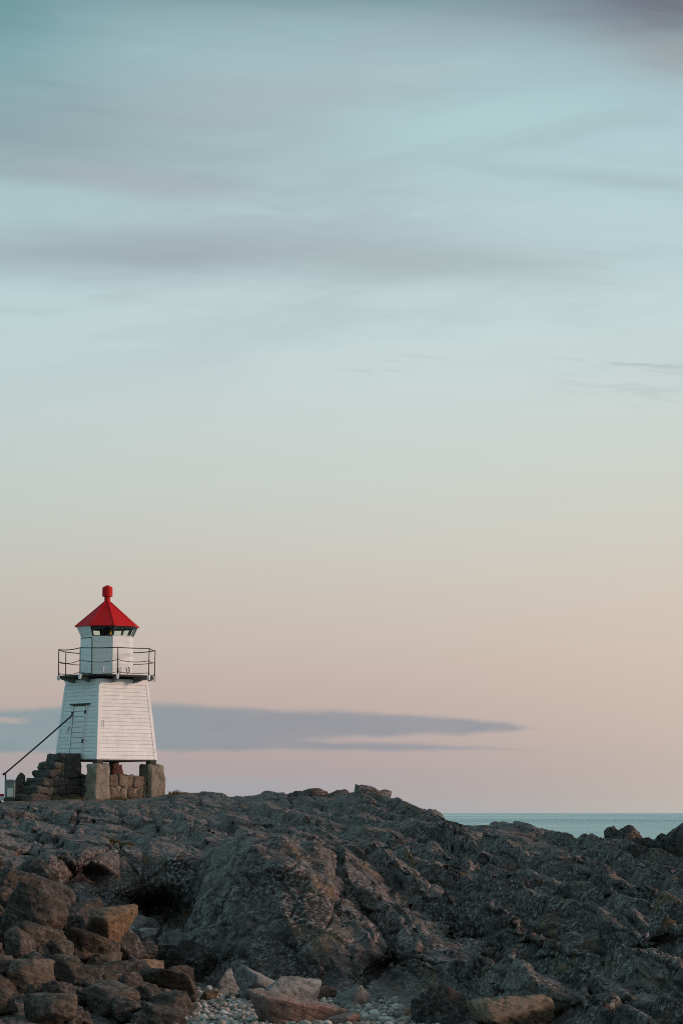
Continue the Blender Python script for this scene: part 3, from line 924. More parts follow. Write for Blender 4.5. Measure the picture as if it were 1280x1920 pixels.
def slab_on_face(name, th, s0b, s1b, s0t, s1t, za, zb, o0, o1b, o1t, mat, parent):
    p = [face_pt(th, s0b, za, o0), face_pt(th, s1b, za, o0), face_pt(th, s1b, za, o1b), face_pt(th, s0b, za, o1b),
         face_pt(th, s0t, zb, o0), face_pt(th, s1t, zb, o0), face_pt(th, s1t, zb, o1t), face_pt(th, s0t, zb, o1t)]
    return hexa(name, p, mat, parent)


FACES = [TH + 45, TH - 45, TH + 135, TH - 135]
CB = 0.115                     # corner board width
NPL = 20
zb0, zb1 = Z0 + 0.03, Z1 - 0.20
DOOR_TH = TH - 45
for fi, th in enumerate(FACES):
    hw0, hw1 = Rt(Z0) / math.sqrt(2), Rt(Z1) / math.sqrt(2)
    wall = slab_on_face("tower_wall", th, -hw0 + 0.08, hw0 - 0.08, -hw1 + 0.08, hw1 - 0.08, Z0, Z1, -0.08, -0.012, -0.012, M_WHITE, light_house)
    ph = (zb1 - zb0) / NPL
    for k in range(NPL):
        za, zc_ = zb0 + k * ph, zb0 + (k + 1) * ph - 0.010
        ha, hb = Rt(za) / math.sqrt(2) - CB, Rt(zc_) / math.sqrt(2) - CB
        slab_on_face("plank", th, -ha, ha, -hb, hb, za, zc_, -0.012, 0.016, 0.004, M_WHITE, wall)
    za, zc_ = zb1, Z1
    ha, hb = Rt(za) / math.sqrt(2) - 0.02, Rt(zc_) / math.sqrt(2) - 0.02
    slab_on_face("frieze_board", th, -ha, ha, -hb, hb, za, zc_, -0.012, 0.024, 0.024, M_WHITE, light_house)
    for sgn in (-1, 1):
        za, zc_ = Z0, zb1 - 0.002
        ha, hb = Rt(za) / math.sqrt(2), Rt(zc_) / math.sqrt(2)
        a0, a1 = sgn * (ha - CB + 0.006), sgn * (ha + 0.018)
        b0, b1 = sgn * (hb - CB + 0.006), sgn * (hb + 0.018)
        if fi in (0, 2):
            a1, b1 = sgn * (ha + 0.0215), sgn * (hb + 0.0215)
        slab_on_face("corner_board", th, a0, a1, b0, b1, za, zc_, -0.012, 0.021, 0.021, M_WHITE, light_house)

# the door in the shaded face
door = empty("door", (0, 0, 0)); door.parent = light_house
dzs, dze = 1.66, 3.42
DC0, DC1 = 0.0, 0.04        # the door leans with the wall: centre at foot and head
nb = 9
for k in range(nb):
    za = dzs + (dze - dzs) * k / nb
    zc_ = dzs + (dze - dzs) * (k + 1) / nb - 0.016
    ca_, cb_ = DC0 + (DC1 - DC0) * k / nb, DC0 + (DC1 - DC0) * (k + 1) / nb
    slab_on_face("plank", DOOR_TH, ca_ - 0.38, ca_ + 0.38, cb_ - 0.38, cb_ + 0.38, za, zc_, 0.018, 0.042, 0.036, M_WHITE, door)
slab_on_face("door_backing", DOOR_TH, DC0 - 0.41, DC0 + 0.41, DC1 - 0.41, DC1 + 0.41, dzs, dze + 0.02, 0.0165, 0.0195, 0.0195, M_FRAME, door)
for sgn in (-1, 1):
    slab_on_face("door_frame", DOOR_TH, DC0 + sgn * 0.43 - 0.03, DC0 + sgn * 0.43 + 0.03, DC1 + sgn * 0.43 - 0.03, DC1 + sgn * 0.43 + 0.03, dzs, dze + 0.03, 0.005, 0.05, 0.05, M_WHITE, door)
slab_on_face("drip_board", DOOR_TH, DC1 - 0.62, DC1 + 0.62, DC1 - 0.62, DC1 + 0.62, dze + 0.035, dze + 0.085, 0.004, 0.12, 0.07, M_TIMBER, door)
slab_on_face("edge_seam", DOOR_TH, DC0 + 0.375, DC0 + 0.396, DC1 + 0.375, DC1 + 0.396, dzs, dze, 0.018, 0.044, 0.044, M_FRAME, door)
slab_on_face("edge_seam", DOOR_TH, DC0 - 0.394, DC0 - 0.378, DC1 - 0.394, DC1 - 0.378, dzs, dze, 0.018, 0.044, 0.044, M_FRAME, door)
for zz in (2.05, 3.12):
    cc = DC0 + (DC1 - DC0) * (zz - dzs) / (dze - dzs)
    slab_on_face("hinge", DOOR_TH, cc + 0.36, cc + 0.46, cc + 0.36, cc + 0.46, zz, zz + 0.13, 0.045, 0.075, 0.075, M_BLACK, door)
hp = [face_pt(DOOR_TH, DC0 - 0.50, 2.62, 0.03), face_pt(DOOR_TH, DC0 - 0.50, 2.62, 0.09), face_pt(DOOR_TH, DC0 - 0.56, 2.48, 0.09)]
tube("handle", hp, 0.016, M_BLACK, door)
hp = [face_pt(TH + 45, -1.04, 2.86, 0.02), face_pt(TH + 45, -1.04, 2.86, 0.07), face_pt(TH + 45, -1.04, 2.66, 0.07), face_pt(TH + 45, -1.0, 2.60, 0.03)]
tube("wall_hook", hp, 0.008, M_CONC, light_house)
hp = [face_pt(TH + 45, -1.04, 2.86, 0.03), face_pt(TH + 45, -1.04, 2.80, 0.05)]

# gallery
O8 = TH + 22.5
DR = 1.80
deck_z = 4.545
for k in range(14):                                    # deck boards, clipped to the octagon
    apo = DR * math.cos(rad(22.5))
    y0, y1 = -apo + 2 * apo * k / 14, -apo + 2 * apo * (k + 1) / 14 - 0.012

    def halfw(yv):
        hc = apo * math.tan(rad(22.5))
        return apo if abs(yv) <= hc else max(hc, apo - (abs(yv) - hc))
    n_ = dirv(TH + 45); t_ = Vector((-n_.y, n_.x, 0))
    w0, w1 = halfw(y0) - 0.002, halfw(y1) - 0.002
    pp = []
    for zz in (deck_z - 0.035, deck_z):
        pp += [n_ * y0 - t_ * w0 + Vector((0, 0, zz)), n_ * y0 + t_ * w0 + Vector((0, 0, zz)), n_ * y1 + t_ * w1 + Vector((0, 0, zz)), n_ * y1 - t_ * w1 + Vector((0, 0, zz))]
    hexa("deck_plank", pp, M_TIMBER, light_house)  # dark board colour includes the shade under the gallery
for k in range(8):
    th = O8 + 45 * k
    n_ = dirv(th); t_ = Vector((-n_.y, n_.x, 0))
    # joist running out to the corner, with a sawn knee below
    pp = []
    for zz, r0, r1 in ((deck_z - 0.155, 0.90, DR - 0.10), (deck_z - 0.037, 0.90, DR + 0.02)):
        pp += [n_ * r0 - t_ * 0.045 + Vector((0, 0, zz)), n_ * r0 + t_ * 0.045 + Vector((0, 0, zz)), n_ * r1 + t_ * 0.045 + Vector((0, 0, zz)), n_ * r1 - t_ * 0.045 + Vector((0, 0, zz))]
    hexa("joist", pp, M_GREYW, light_house)
    pp = []
    for zz, r1 in ((deck_z - 0.26, 1.32), (deck_z - 0.158, 1.62)):
        pp += [n_ * 1.0 - t_ * 0.04 + Vector((0, 0, zz)), n_ * 1.0 + t_ * 0.04 + Vector((0, 0, zz)), n_ * r1 + t_ * 0.04 + Vector((0, 0, zz)), n_ * r1 - t_ * 0.04 + Vector((0, 0, zz))]
    hexa("knee_brace", pp, M_GREYW, light_house)
    # white shoe holding the railing post
    pp = []
    for zz, e in ((deck_z - 0.17, 0.03), (deck_z + 0.01, 0.06)):
        pp += [n_ * (DR - 0.02) - t_ * e + Vector((0, 0, zz)), n_ * (DR - 0.02) + t_ * e + Vector((0, 0, zz)), n_ * (DR + 0.09) + t_ * e + Vector((0, 0, zz)), n_ * (DR + 0.09) - t_ * e + Vector((0, 0, zz))]
    hexa("post_shoe", pp, M_WHITE, light_house, 0.012)
# edge beams between corners
for k in range(8):
    a, b = dirv(O8 + 45 * k), dirv(O8 + 45 * (k + 1))
    m_ = (a + b).normalized()
    pp = []
    for zz in (deck_z - 0.065, deck_z + 0.006):
        for r, e in ((DR - 0.05, 0.05), (DR - 0.002, 0.05)):
            pass
        A, B = a * DR, b * DR
        A2, B2 = a * (DR - 0.06), b * (DR - 0.06)
        A += (B - A) * 0.04; B -= (B - A) * 0.04
        A2 += (B2 - A2) * 0.04; B2 -= (B2 - A2) * 0.04
        pp += [A + Vector((0, 0, zz)) + m_ * 0.004, B + Vector((0, 0, zz)) + m_ * 0.004, B2 + Vector((0, 0, zz)), A2 + Vector((0, 0, zz))]
    hexa("edge_beam", pp, M_TIMBER, light_house)
rng = random.Random(5)
tops = []
for k in range(8):
    n_ = dirv(O8 + 45 * k)
    lean = 0.02 * rng.uniform(-1, 1)
    foot = n_ * (DR + 0.035) + Vector((0, 0, deck_z - 0.05))
    top = n_ * (DR + 0.035 + lean) + Vector((lean, 0, deck_z + 1.00 + rng.uniform(-0.015, 0.02)))
    tube("railing_post", [foot, top], 0.019, M_BLACK, light_house)
    tops.append((foot, top))
for lev, rr in ((0.985, 0.019), (0.56, 0.014), (0.14, 0.013)):
    for k in range(8):
        a = tops[k][0].lerp(tops[k][1], lev)
        b = tops[(k + 1) % 8][0].lerp(tops[(k + 1) % 8][1], lev)
        sag = rng.uniform(0.01, 0.05) if lev > 0.9 else rng.uniform(0.02, 0.10)
        pts = []
        for j in range(9):
            f = j / 8
            pts.append(a.lerp(b, f) - Vector((0, 0, sag * 4 * f * (1 - f))))
        tube("rail", pts, rr, M_BLACK, light_house, 5)

# lantern drum
LR = 1.0
lz0, lz1 = deck_z + 0.002, 6.02
core = ring_prism("lantern_drum", 8, O8, [(LR - 0.05, lz0), (LR - 0.05, lz1)], M_WHITE, light_house)


def oct_pt(k, f, r, z):
    a, b = dirv(O8 + 45 * k) * r, dirv(O8 + 45 * (k + 1)) * r
    return a.lerp(b, f) + Vector((0, 0, z))


for k in range(8):
    for (za, zc_) in [(lz0 + i * (lz1 - lz0) / 7, lz0 + (i + 1) * (lz1 - lz0) / 7 - 0.004) for i in range(7)]:
        pp = [oct_pt(k, 0, LR - 0.05, za), oct_pt(k, 1, LR - 0.05, za), oct_pt(k, 1, LR, za), oct_pt(k, 0, LR, za),
              oct_pt(k, 0, LR - 0.05, zc_), oct_pt(k, 1, LR - 0.05, zc_), oct_pt(k, 1, LR - 0.001, zc_), oct_pt(k, 0, LR - 0.001, zc_)]
        hexa("wall_board", pp, M_WHITE, core)
# face k spans corner k .. k+1 ; the face above the tower door has centre TH-45 -> k = 6
kd = 6


def slab8(name, k, f0, f1, za, zb, ra, rb, mat, parent, rta=None, rtb=None):
    rta = ra if rta is None else rta
    rtb = rb if rtb is None else rtb
    pp = [oct_pt(k, f0, ra, za), oct_pt(k, f1, ra, za), oct_pt(k, f1, rb, za), oct_pt(k, f0, rb, za),
          oct_pt(k, f0, rta, zb), oct_pt(k, f1, rta, zb), oct_pt(k, f1, rtb, zb), oct_pt(k, f0, rtb, zb)]
    return hexa(name, pp, mat, parent)


ld = slab8("lantern_door", kd, 0.04, 0.955, lz0 + 0.10, 5.94, LR + 0.0015, LR + 0.03, M_WHITE, light_house)
slab8("door_seam", kd, 0.955, 0.985, lz0 + 0.09, 5.955, LR + 0.0015, LR + 0.032, M_FRAME, ld)
slab8("door_seam", kd, 0.02, 0.985, 5.955, 5.978, LR + 0.0015, LR + 0.032, M_FRAME, ld)
slab8("door_seam", kd, 0.04, 0.955, lz0 + 0.08, lz0 + 0.098, LR + 0.0015, LR + 0.022, M_FRAME, ld)

# glazed upper part, leaning outwards
wz0, wz1, WR0, WR1 = 6.022, 6.40, 1.0, 1.175


def Wr(z):
    return WR0 + (WR1 - WR0) * (z - wz0) / (wz1 - wz0)


def wslab(name, k, f0, f1, za, zb, i0, i1, mat, parent):
    return slab8(name, k, f0, f1, za, zb, Wr(za) - i0, Wr(za) + i1, mat, parent, Wr(zb) - i0, Wr(zb) + i1)


for k in range(8):
    if k in (5, 6):
        wslab("blind_panel", k, 0.0, 1.0, wz0 + 0.002, wz1, 0.04, 0.0, M_WHITE, light_house)
        continue
    win = wslab("lantern_window", k, 0.0, 1.0, wz1 - 0.075, wz1, 0.04, 0.004, M_FRAME, light_house)
    wslab("bottom_rail", k, 0.0, 1.0, wz0 + 0.002, wz0 + 0.028, 0.04, 0.003, M_FRAME if k == 7 else M_WHITE, win)
    wslab("corner_post", k, 0.0, 0.055, wz0 + 0.029, wz1 - 0.076, 0.04, 0.003, M_FRAME, win)
    wslab("corner_post", k, 0.945, 1.0, wz0 + 0.029, wz1 - 0.076, 0.04, 0.002, M_FRAME, win)
    wslab("mullion", k, 0.475, 0.525, wz0 + 0.029, wz1 - 0.076, 0.035, 0.002, M_FRAME if k == 7 else M_TIMBER, win)
    for f0, f1 in ((0.056, 0.474), (0.526, 0.944)):
        wslab("pane", k, f0, f1, wz0 + 0.029, wz1 - 0.076, 0.018, -0.012, M_GLASS, win)
lens = ring_prism("lamp", 20, 0, [(0.14, 6.03), (0.19, 6.06), (0.19, 6.33), (0.10, 6.38)], M_BLACK, light_house, True)
ring_prism("brass_band", 20, 0, [(0.195, 6.08), (0.205, 6.12), (0.205, 6.28), (0.195, 6.31)], M_BRASS, lens, True)
slab8("lamp_shutter", 6, 0.0, 0.99, 6.05, 6.36, 0.215, 0.225, M_BLACK, lens)
slab8("lamp_shutter", 7, 0.0, 0.99, 6.05, 6.36, 0.215, 0.225, M_BLACK, lens)

slab8("lamp_shutter", 0, 0.01, 0.50, 6.05, 6.36, 0.215, 0.225, M_BLACK, lens)
# roof
ER = 1.235
ez, az_ = 6.385, 7.37
for k in range(8):
    a, b = dirv(O8 + 45 * k), dirv(O8 + 45 * (k + 1))
    pp = [a * ER + Vector((0, 0, ez)), b * ER + Vector((0, 0, ez)), b * 0.10 + Vector((0, 0, az_ - 0.03)), a * 0.10 + Vector((0, 0, az_ - 0.03)),
          a * ER + Vector((0, 0, ez + 0.022)), b * ER + Vector((0, 0, ez + 0.022)), b * 0.10 + Vector((0, 0, az_)), a * 0.10 + Vector((0, 0, az_))]
    rp = hexa("roof_panel", pp, M_RED, light_house)
    tube("ridge_seam", [a * (ER + 0.005) + Vector((0, 0, ez + 0.022)), a * 0.11 + Vector((0, 0, az_ - 0.004))], 0.012, M_RED, rp, 5)
ring_prism("roof_soffit", 8, O8, [(WR1 + 0.002, wz1 - 0.012), (WR1 + 0.002, wz1 + 0.005)], M_FRAME, light_house)
ring_prism("roof_vent", 20, 0, [(0.135, az_ - 0.06), (0.115, az_ + 0.02), (0.115, az_ + 0.19)], M_RED, light_house, False)
ring_prism("vent_cap", 20, 0, [(0.165, az_ + 0.175), (0.197, az_ + 0.185), (0.195, az_ + 0.515), (0.15, az_ + 0.55), (0.05, az_ + 0.60), (0.012, az_ + 0.61)], M_RED, light_house, False)
# small vent pipes at the drum's foot
for k, f, mt in ((7, 0.56, M_WHITE), (0, 0.45, M_WHITE), (0, 0.9, M_TIMBER)):
    p0 = oct_pt(k, f, LR + 0.01, deck_z + 0.10); p1 = oct_pt(k, f, LR + 0.07, deck_z + 0.12)
    p2 = oct_pt(k, f, LR + 0.07, deck_z + 0.28)
    p3 = oct_pt(k, f - 0.06, LR + 0.08, deck_z + 0.31)
    tube("vent_pipe", [p0, p1, p2, p3], 0.022, mt, light_house)


# ---- masonry
def rough_block(name, pts8, mat, parent, seed, amp=0.03, sub=3, bev=0.03):
    """a stone block: 8 corner points, rounded and roughened"""
    bm = bmesh.new()
    vs = [bm.verts.new(p) for p in pts8]
    for f in ((3, 2, 1, 0), (4, 5, 6, 7), (0, 1, 5, 4), (1, 2, 6, 5), (2, 3, 7, 6), (3, 0, 4, 7)):
        bm.faces.new([vs[i] for i in f])
    bmesh.ops.recalc_face_normals(bm, faces=bm.faces)
    bmesh.ops.bevel(bm, geom=bm.edges[:], offset=bev, segments=1, affect='EDGES')
    bmesh.ops.subdivide_edges(bm, edges=bm.edges[:], cuts=sub, use_grid_fill=True)
    P = np.array([v.co[:] for v in bm.verts])
    d = amp * fbm(P[:, 0] * 4 + seed, P[:, 1] * 4, P[:, 2] * 4, 3, seed)
    d2 = amp * fbm(P[:, 0] * 4 + seed, P[:, 1] * 4 + 9, P[:, 2] * 4, 3, seed + 3)
    bm.normal_update()
    for v, a, b in zip(bm.verts, d, d2):
        v.co += v.normal * float(a) * 1.8 + Vector((0, 0, float(b) * 0.6))
    me = bpy.data.meshes.new(name)
    bm.to_mesh(me); bm.free()
    for p in me.polygons:
        p.use_smooth = True
    return link(name, me, mat, parent)


def box_pts(c, n, t, hn, ht, za, zb, taper=1.0):
    out = []
    for zz, kq in ((za, 1.0), (zb, taper)):
        for a, b in ((-1, -1), (1, -1), (1, 1), (-1, 1)):
            out.append(c + n * (a * hn * kq) + t * (b * ht * kq) + Vector((0, 0, zz)))
    return out


n45 = dirv(TH + 45); t45 = Vector((-n45.y, n45.x, 0))
for i, th in enumerate((TH, TH + 90, TH - 90, TH + 180)):
    c = dirv(th) * 1.76
    hw = (0.38, 0.40, 0.36, 0.33)[i]
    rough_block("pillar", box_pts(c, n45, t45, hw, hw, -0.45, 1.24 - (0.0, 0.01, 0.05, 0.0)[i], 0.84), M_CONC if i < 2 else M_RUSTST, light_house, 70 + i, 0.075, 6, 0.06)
    hexa("tower_post", box_pts(dirv(th) * 1.70, n45, t45, 0.14, 0.14, 1.20, 1.425), M_TIMBER, light_house)
hexa("sill_beam", box_pts(Vector((0, 0, 0)), n45, t45, 1.30, 1.30, Z0 - 0.05, Z0 - 0.002), M_TIMBER, light_house)


def masonry(p0, p1, n, th_, h, courses, mat, parent, seed, base=-0.5):
    """dry stone wall between two points: a recessed mortar core and single stones"""
    r = random.Random(seed)
    L = (p1 - p0).length
    t = (p1 - p0).normalized()
    mid = (p0 + p1) / 2
    hexa("mortar_core", box_pts(mid, n, t, th_ / 2 - 0.04, L / 2 - 0.01, base, h - 0.05), M_CONC, parent)
    z = base
    for ci_ in range(courses):
        ch = (h - base) / courses
        zt = z + ch
        s = 0.0
        while s < L - 0.02:
            w = min(r.uniform(0.30, 0.72), L - s)
            if L - s - w < 0.22:
                w = L - s
            c = p0 + t * (s + w / 2) + n * r.uniform(-0.02, 0.03)
            j = r.uniform(-0.02, 0.02)
            rough_block("stone", box_pts(c, n, t, th_ / 2, w / 2 - 0.014, z + 0.008, zt - 0.016 + (j if ci_ == courses - 1 else 0)), mat, parent, r.randint(0, 999), 0.07, 4, 0.045)
            s += w
        z = zt


wall_specs = [(TH, TH + 90, TH + 45, M_STONE, 0.86), (TH, TH - 90, TH - 45, M_STONED, 0.86), (TH + 180, TH + 90, TH + 135, M_STONE, 0.70), (TH + 180, TH - 90, TH - 135, M_STONED, 0.70)]  # left-facing walls take the darker granite, shade put into the stone colour
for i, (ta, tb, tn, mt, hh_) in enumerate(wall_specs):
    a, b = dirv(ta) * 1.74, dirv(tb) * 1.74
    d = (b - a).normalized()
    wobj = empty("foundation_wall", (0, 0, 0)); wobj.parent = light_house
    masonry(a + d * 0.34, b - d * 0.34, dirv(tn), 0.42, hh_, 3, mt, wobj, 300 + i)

# ------------------------------------------------------------------ stone stairs to the door
stair = empty("stone_staircase", LB + dirv(DOOR_TH) * 2.2)
tag(stair, "dark stone block staircase climbing to the lighthouse door", "staircase")
nD = dirv(DOOR_TH); tD = Vector((-nD.y, nD.x, 0))
off = nD * 2.2
r = random.Random(17)
top_z = 1.64
nst = 6
rise = 0.30
d0 = Rt(Z0) / math.sqrt(2) + 0.10
sc = -0.06                           # centre along the wall
for k in range(nst + 1):
    zt = top_z - k * rise
    zb_ = zt - rise
    out_ = d0 + 0.86 + k * 0.275 + r.uniform(-0.06, 0.06)
    s = d0
    first = True
    if k == 0:
        rough_block("platform", box_pts(nD * (d0 + 0.36) + tD * sc - off, nD, tD, 0.36, 0.55, top_z - 0.90, top_z - 0.006), M_STONED, stair, 77, 0.05, 5, 0.04)
    if k < 3:
        s = d0 + 0.73
    while s < out_ - 0.05:
        w = min(r.uniform(0.42, 0.85), out_ - s)
        if out_ - s - w < 0.3:
            w = out_ - s
        c = nD * (s + w / 2) + tD * (sc + r.uniform(-0.02, 0.02)) - off
        last = s + w > out_ - 0.05
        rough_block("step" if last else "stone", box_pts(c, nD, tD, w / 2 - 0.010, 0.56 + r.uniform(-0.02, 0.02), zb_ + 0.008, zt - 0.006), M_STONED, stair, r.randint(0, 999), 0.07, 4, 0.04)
        s += w
    hexa("mortar_core", box_pts(nD * ((d0 + out_) / 2) + tD * sc - off, nD, tD, (out_ - d0) / 2 - 0.07, 0.49, zb_ - 0.002 * k, zt - 0.05), M_CONC, stair)

# handrail beside the stairs
hr = empty("handrail", LB)
tag(hr, "thin black iron handrail slanting from the ground up to the lighthouse door", "handrail")
hs = -0.40
pw = nD * (Rt(3.1) / math.sqrt(2) + 0.02) + tD * hs
A = pw + nD * 0.05 + Vector((0, 0, 3.20))
A1 = A - Vector((0, 0, 0.13))
Bp = A1 + nD * 2.90 + Vector((0, 0, -2.16))
tube("rail", [A + nD * -0.06, A, A1, A1.lerp(Bp, 0.5) - Vector((0, 0, 0.015)), Bp], 0.030, M_BLACK, hr, 7)
tube("post", [Bp + Vector((0, 0, 0.02)), Bp + Vector((0.02, 0, -0.55)), Bp + Vector((0.02, 0, -1.25))], 0.028, M_BLACK, hr, 7)
tube("rail_knob", [Bp + nD * 0.10 + Vector((0, 0, -0.05)), Bp - nD * 0.02], 0.045, M_BLACK, hr, 7)

# ------------------------------------------------------------------ small things at the foot of the stairs
bxp = at(19, 1502, 104.2)
ub = empty("cable_cabinet", bxp)
tag(ub, "small grey-green cabinet with a pale panel beside the staircase foot", "cabinet")
vx, vy = Vector((1, 0, 0)), Vector((0, 1, 0))
hexa("plinth", box_pts(Vector((0, 0, 0)), vx, vy, 0.20, 0.17, -0.3, 0.12), M_FRAME, ub)
hexa("cabinet_body", box_pts(Vector((0, 0, 0)), vx, vy, 0.18, 0.15, 0.12, 0.66), paint("grey_green_metal", (0.16, 0.22, 0.21), 0.5), ub, 0.015)
hexa("pale_panel", box_pts(Vector((0.02, -0.153, 0)), vx, vy, 0.10, 0.012, 0.16, 0.47), paint("pale_green_panel", (0.62, 0.70, 0.66), 0.4), ub)
hexa("cabinet_lid", box_pts(Vector((0.0, 0, 0)), vx, vy, 0.195, 0.165, 0.66, 0.78, 0.72), paint("lid_metal", (0.10, 0.14, 0.135), 0.5), ub, 0.01)
kp = at(40, 1506, 103.6)
kb = empty("concrete_kerb", kp)
rough_block("concrete_slab", box_pts(Vector((0, 0, 0)), vx, vy, 0.62, 0.25, -0.25, 0.06), M_CONC, kb, 5, 0.015, 3, 0.03)
tag(kb, "low tan concrete kerb in front of the cabinet and lowest steps", "kerb")
rp_ = at(-14, 1491, 104.4)
rb = empty("barrier", rp_)
tag(rb, "red and white barrier board at the far left edge by the cabinet", "barrier")
hexa("red_board", box_pts(Vector((0, 0, 0)), vx, vy, 0.43, 0.02, -0.035, 0.045), M_RED, rb)
hexa("white_board", box_pts(Vector((0, 0.003, 0)), vx, vy, 0.43, 0.02, -0.20, -0.037), M_WHITE, rb)
for sx in (-0.35, 0.30):
    hexa("leg", box_pts(Vector((sx, 0.045, 0)), vx, vy, 0.03, 0.02, -0.75, 0.03), M_TIMBER, rb)
bp0, bp1 = at(44, 1465, 104.9), at(57, 1477, 104.9)
tube_o = tube("timber_strut", [bp0 - bp0, bp1 - bp0, (bp1 - bp0) * 1.6], 0.04, M_TIMBER, None)
tube_o.location = bp0
tag(tube_o, "short grey strut leaning behind the lowest stone steps", "strut")


# ------------------------------------------------------------------ boulders
_ico = {}


def ico(sub):
    if sub not in _ico:
        bm = bmesh.new()
        bmesh.ops.create_icosphere(bm, subdivisions=sub, radius=1.0)
        bm.verts.ensure_lookup_table()
        v = np.array([q.co[:] for q in bm.verts]); f = np.array([[q.index for q in p.verts] for p in bm.faces])
        bm.free()
        _ico[sub] = (v, f)
    return _ico[sub]


def boulder_mesh(name, size, seed, rot=(0, 0, 0), sub=5, sharp=90.0, rnd=0.25, amp=0.034, planes=None, round_=False):
    """angular block: the unit ball cut by tilted planes, edges softened, surface weathered"""
    rg = np.random.default_rng(seed)
    v, f = ico(sub)
    if planes is None:
        nn = []
        for ax in range(3):
            for sg in (-1, 1):
                n_ = rg.normal(0, 0.30 if not round_ else 0.35, 3); n_[ax] += sg
                nn.append((n_ / np.linalg.norm(n_), 0.80 * (1 + rg.uniform(-rnd, rnd))))
        for _ in range(6 if not round_ else 10):
            n_ = rg.normal(0, 1, 3); n_ /= np.linalg.norm(n_)
            nn.append((n_, rg.uniform(0.72, 1.02)))
    else:
        nn = [(np.array(n_) / np.linalg.norm(n_), d) for n_, d in planes]
    inv = np.zeros(len(v))
    for n_, d in nn:
        inv += np.maximum(v @ n_, 0.0001).clip(0) ** sharp / d ** sharp
    rr = inv ** (-1.0 / sharp)
    p = v * np.minimum(rr, 1.7)[:, None]
    p = p * np.array(size) / 2 / 0.82
    R = np.array(Matrix.Rotation(rot[2], 3, 'Z') @ Matrix.Rotation(rot[1], 3, 'Y') @ Matrix.Rotation(rot[0], 3, 'X'))
    p = p @ R.T
    nrm = (v / np.array(size)) @ R.T
    nrm /= np.linalg.norm(nrm, axis=1, keepdims=True)
    s = max(size)
    o = rg.uniform(0, 50)
    x, y, z = p[:, 0] / s + o, p[:, 1] / s, p[:, 2] / s
    st_ = z * 0.9 + (x - o) * 0.3
    d = amp * s * (0.35 * fbm(x * 3, y * 3, z * 3, 3, seed) + 0.6 * (billow(x * 4, y * 4, st_ * 14, 2, seed + 5) - 0.3) + 0.25 * fbm(x * 22, y * 22, z * 22, 2, seed + 9))
    lay = st_ * 9 + 1.3 * fbm(x * 2, y * 2, z * 2, 2, seed + 13)
    d += amp * s * 0.55 * (np.abs((lay - np.floor(lay)) - 0.5) * 2 - 0.5) * np.clip(fbm(x * 1.5, y * 1.5, z * 1.5, 2, seed + 21) * 3, 0, 1)
    ve_, vr_ = voronoi_edge(x * 3.2, y * 3.2, st_ * 6, seed + 2)
    d += amp * s * ((vr_ - 0.5) * 0.6 - 0.8 * np.exp(-(ve_ / 0.05) ** 2))
    p = p + nrm * d[:, None]
    return mesh_np(name, p, f)


def boulder(px, py, Y, w, h, d, mat, label, seed, yaw=38, pitch=0, roll=0, sub=5, cat="boulder", group="boulders fallen below the rock face", name="boulder", **kw):
    """w,h in photo pixels at depth Y, d = depth as share of width"""
    m = Y / F
    c = at(px, py, Y)
    wm, hm = w * m * 1.2, h * m * 1.2
    a = rad(yaw)
    # a yawed box shows wider than its side
    if w < 70 and sub == 5:
        sub = 4
    side = wm / (abs(math.cos(a)) + d * abs(math.sin(a)))
    me = boulder_mesh(name, (side, side * d, hm), seed, (rad(roll), rad(pitch), a), sub, **kw)
    o = link(name, me, mat, None, c)
    if label:
        tag(o, label, cat, group)
    return o


B = boulder
# skyline knobs
G2 = "rock knobs on the skyline"
B(566, 1534, 94, 92, 78, 1.0, M_ROCK, "dark peaked rock hump, first of the skyline humps right of the lighthouse", 101, 20, 8, cat="rock", group=G2, name="rock_outcrop", sharp=14, amp=0.06)
B(616, 1526, 93, 92, 74, 1.0, M_BROWN, "rounded skyline rock hump with a tan lit right side", 102, 30, 0, cat="rock", group=G2, round_=True, name="rock_outcrop", sharp=12, amp=0.05)
B(664, 1526, 92, 104, 74, 1.0, M_ROCK, "low rounded skyline rock hump between the tan-sided hump and the long sloping one", 103, 15, 10, cat="rock", group=G2, round_=True, name="rock_outcrop", sharp=12, amp=0.06)
B(722, 1546, 91, 150, 84, 0.9, M_ROCK, "long sloping skyline rock hump falling away towards the sea", 104, 12, 20, cat="rock", group=G2, name="rock_outcrop", sharp=14, amp=0.06)
# crags by the water on the right
G3 = "jagged crags in front of the sea"
B(1176, 1592, 67, 70, 70, 0.9, M_DARKB, "dark jagged crag in front of the sea, the smaller of two", 214, 25, 6, 0, cat="crag", group=G3, name="rock_crag", amp=0.07, sharp=14, round_=True)
B(1150, 1588, 67.2, 34, 56, 0.9, M_DARKB, "narrow upright dark rock on the left flank of the smaller crag", 112, 35, 0, cat="crag", group=G3, name="rock_crag", amp=0.08, sub=4)
B(1212, 1602, 66.6, 70, 46, 0.9, M_DARKB, "low dark saddle of rock joining the two crags", 116, 20, 0, cat="crag", group=G3, name="rock_crag", amp=0.09, sharp=20)
B(1280, 1596, 66, 120, 88, 0.9, M_DARKB, "large dark crag cut by the right edge of the picture", 118, 30, -10, cat="crag", group=G3, name="rock_crag", amp=0.08, sharp=20)
B(1236, 1592, 66.4, 34, 52, 0.9, M_DARKB, "thin dark rock spur against the large crag", 114, 30, 0, cat="crag", group=G3, name="rock_crag", amp=0.08, sub=4)
B(1110, 1586, 72, 60, 18, 0.9, M_BROWN, "low brown hump of rock before the water", 115, 20, 0, cat="rock", group=G3, name="rock_hump", sub=4, round_=True)

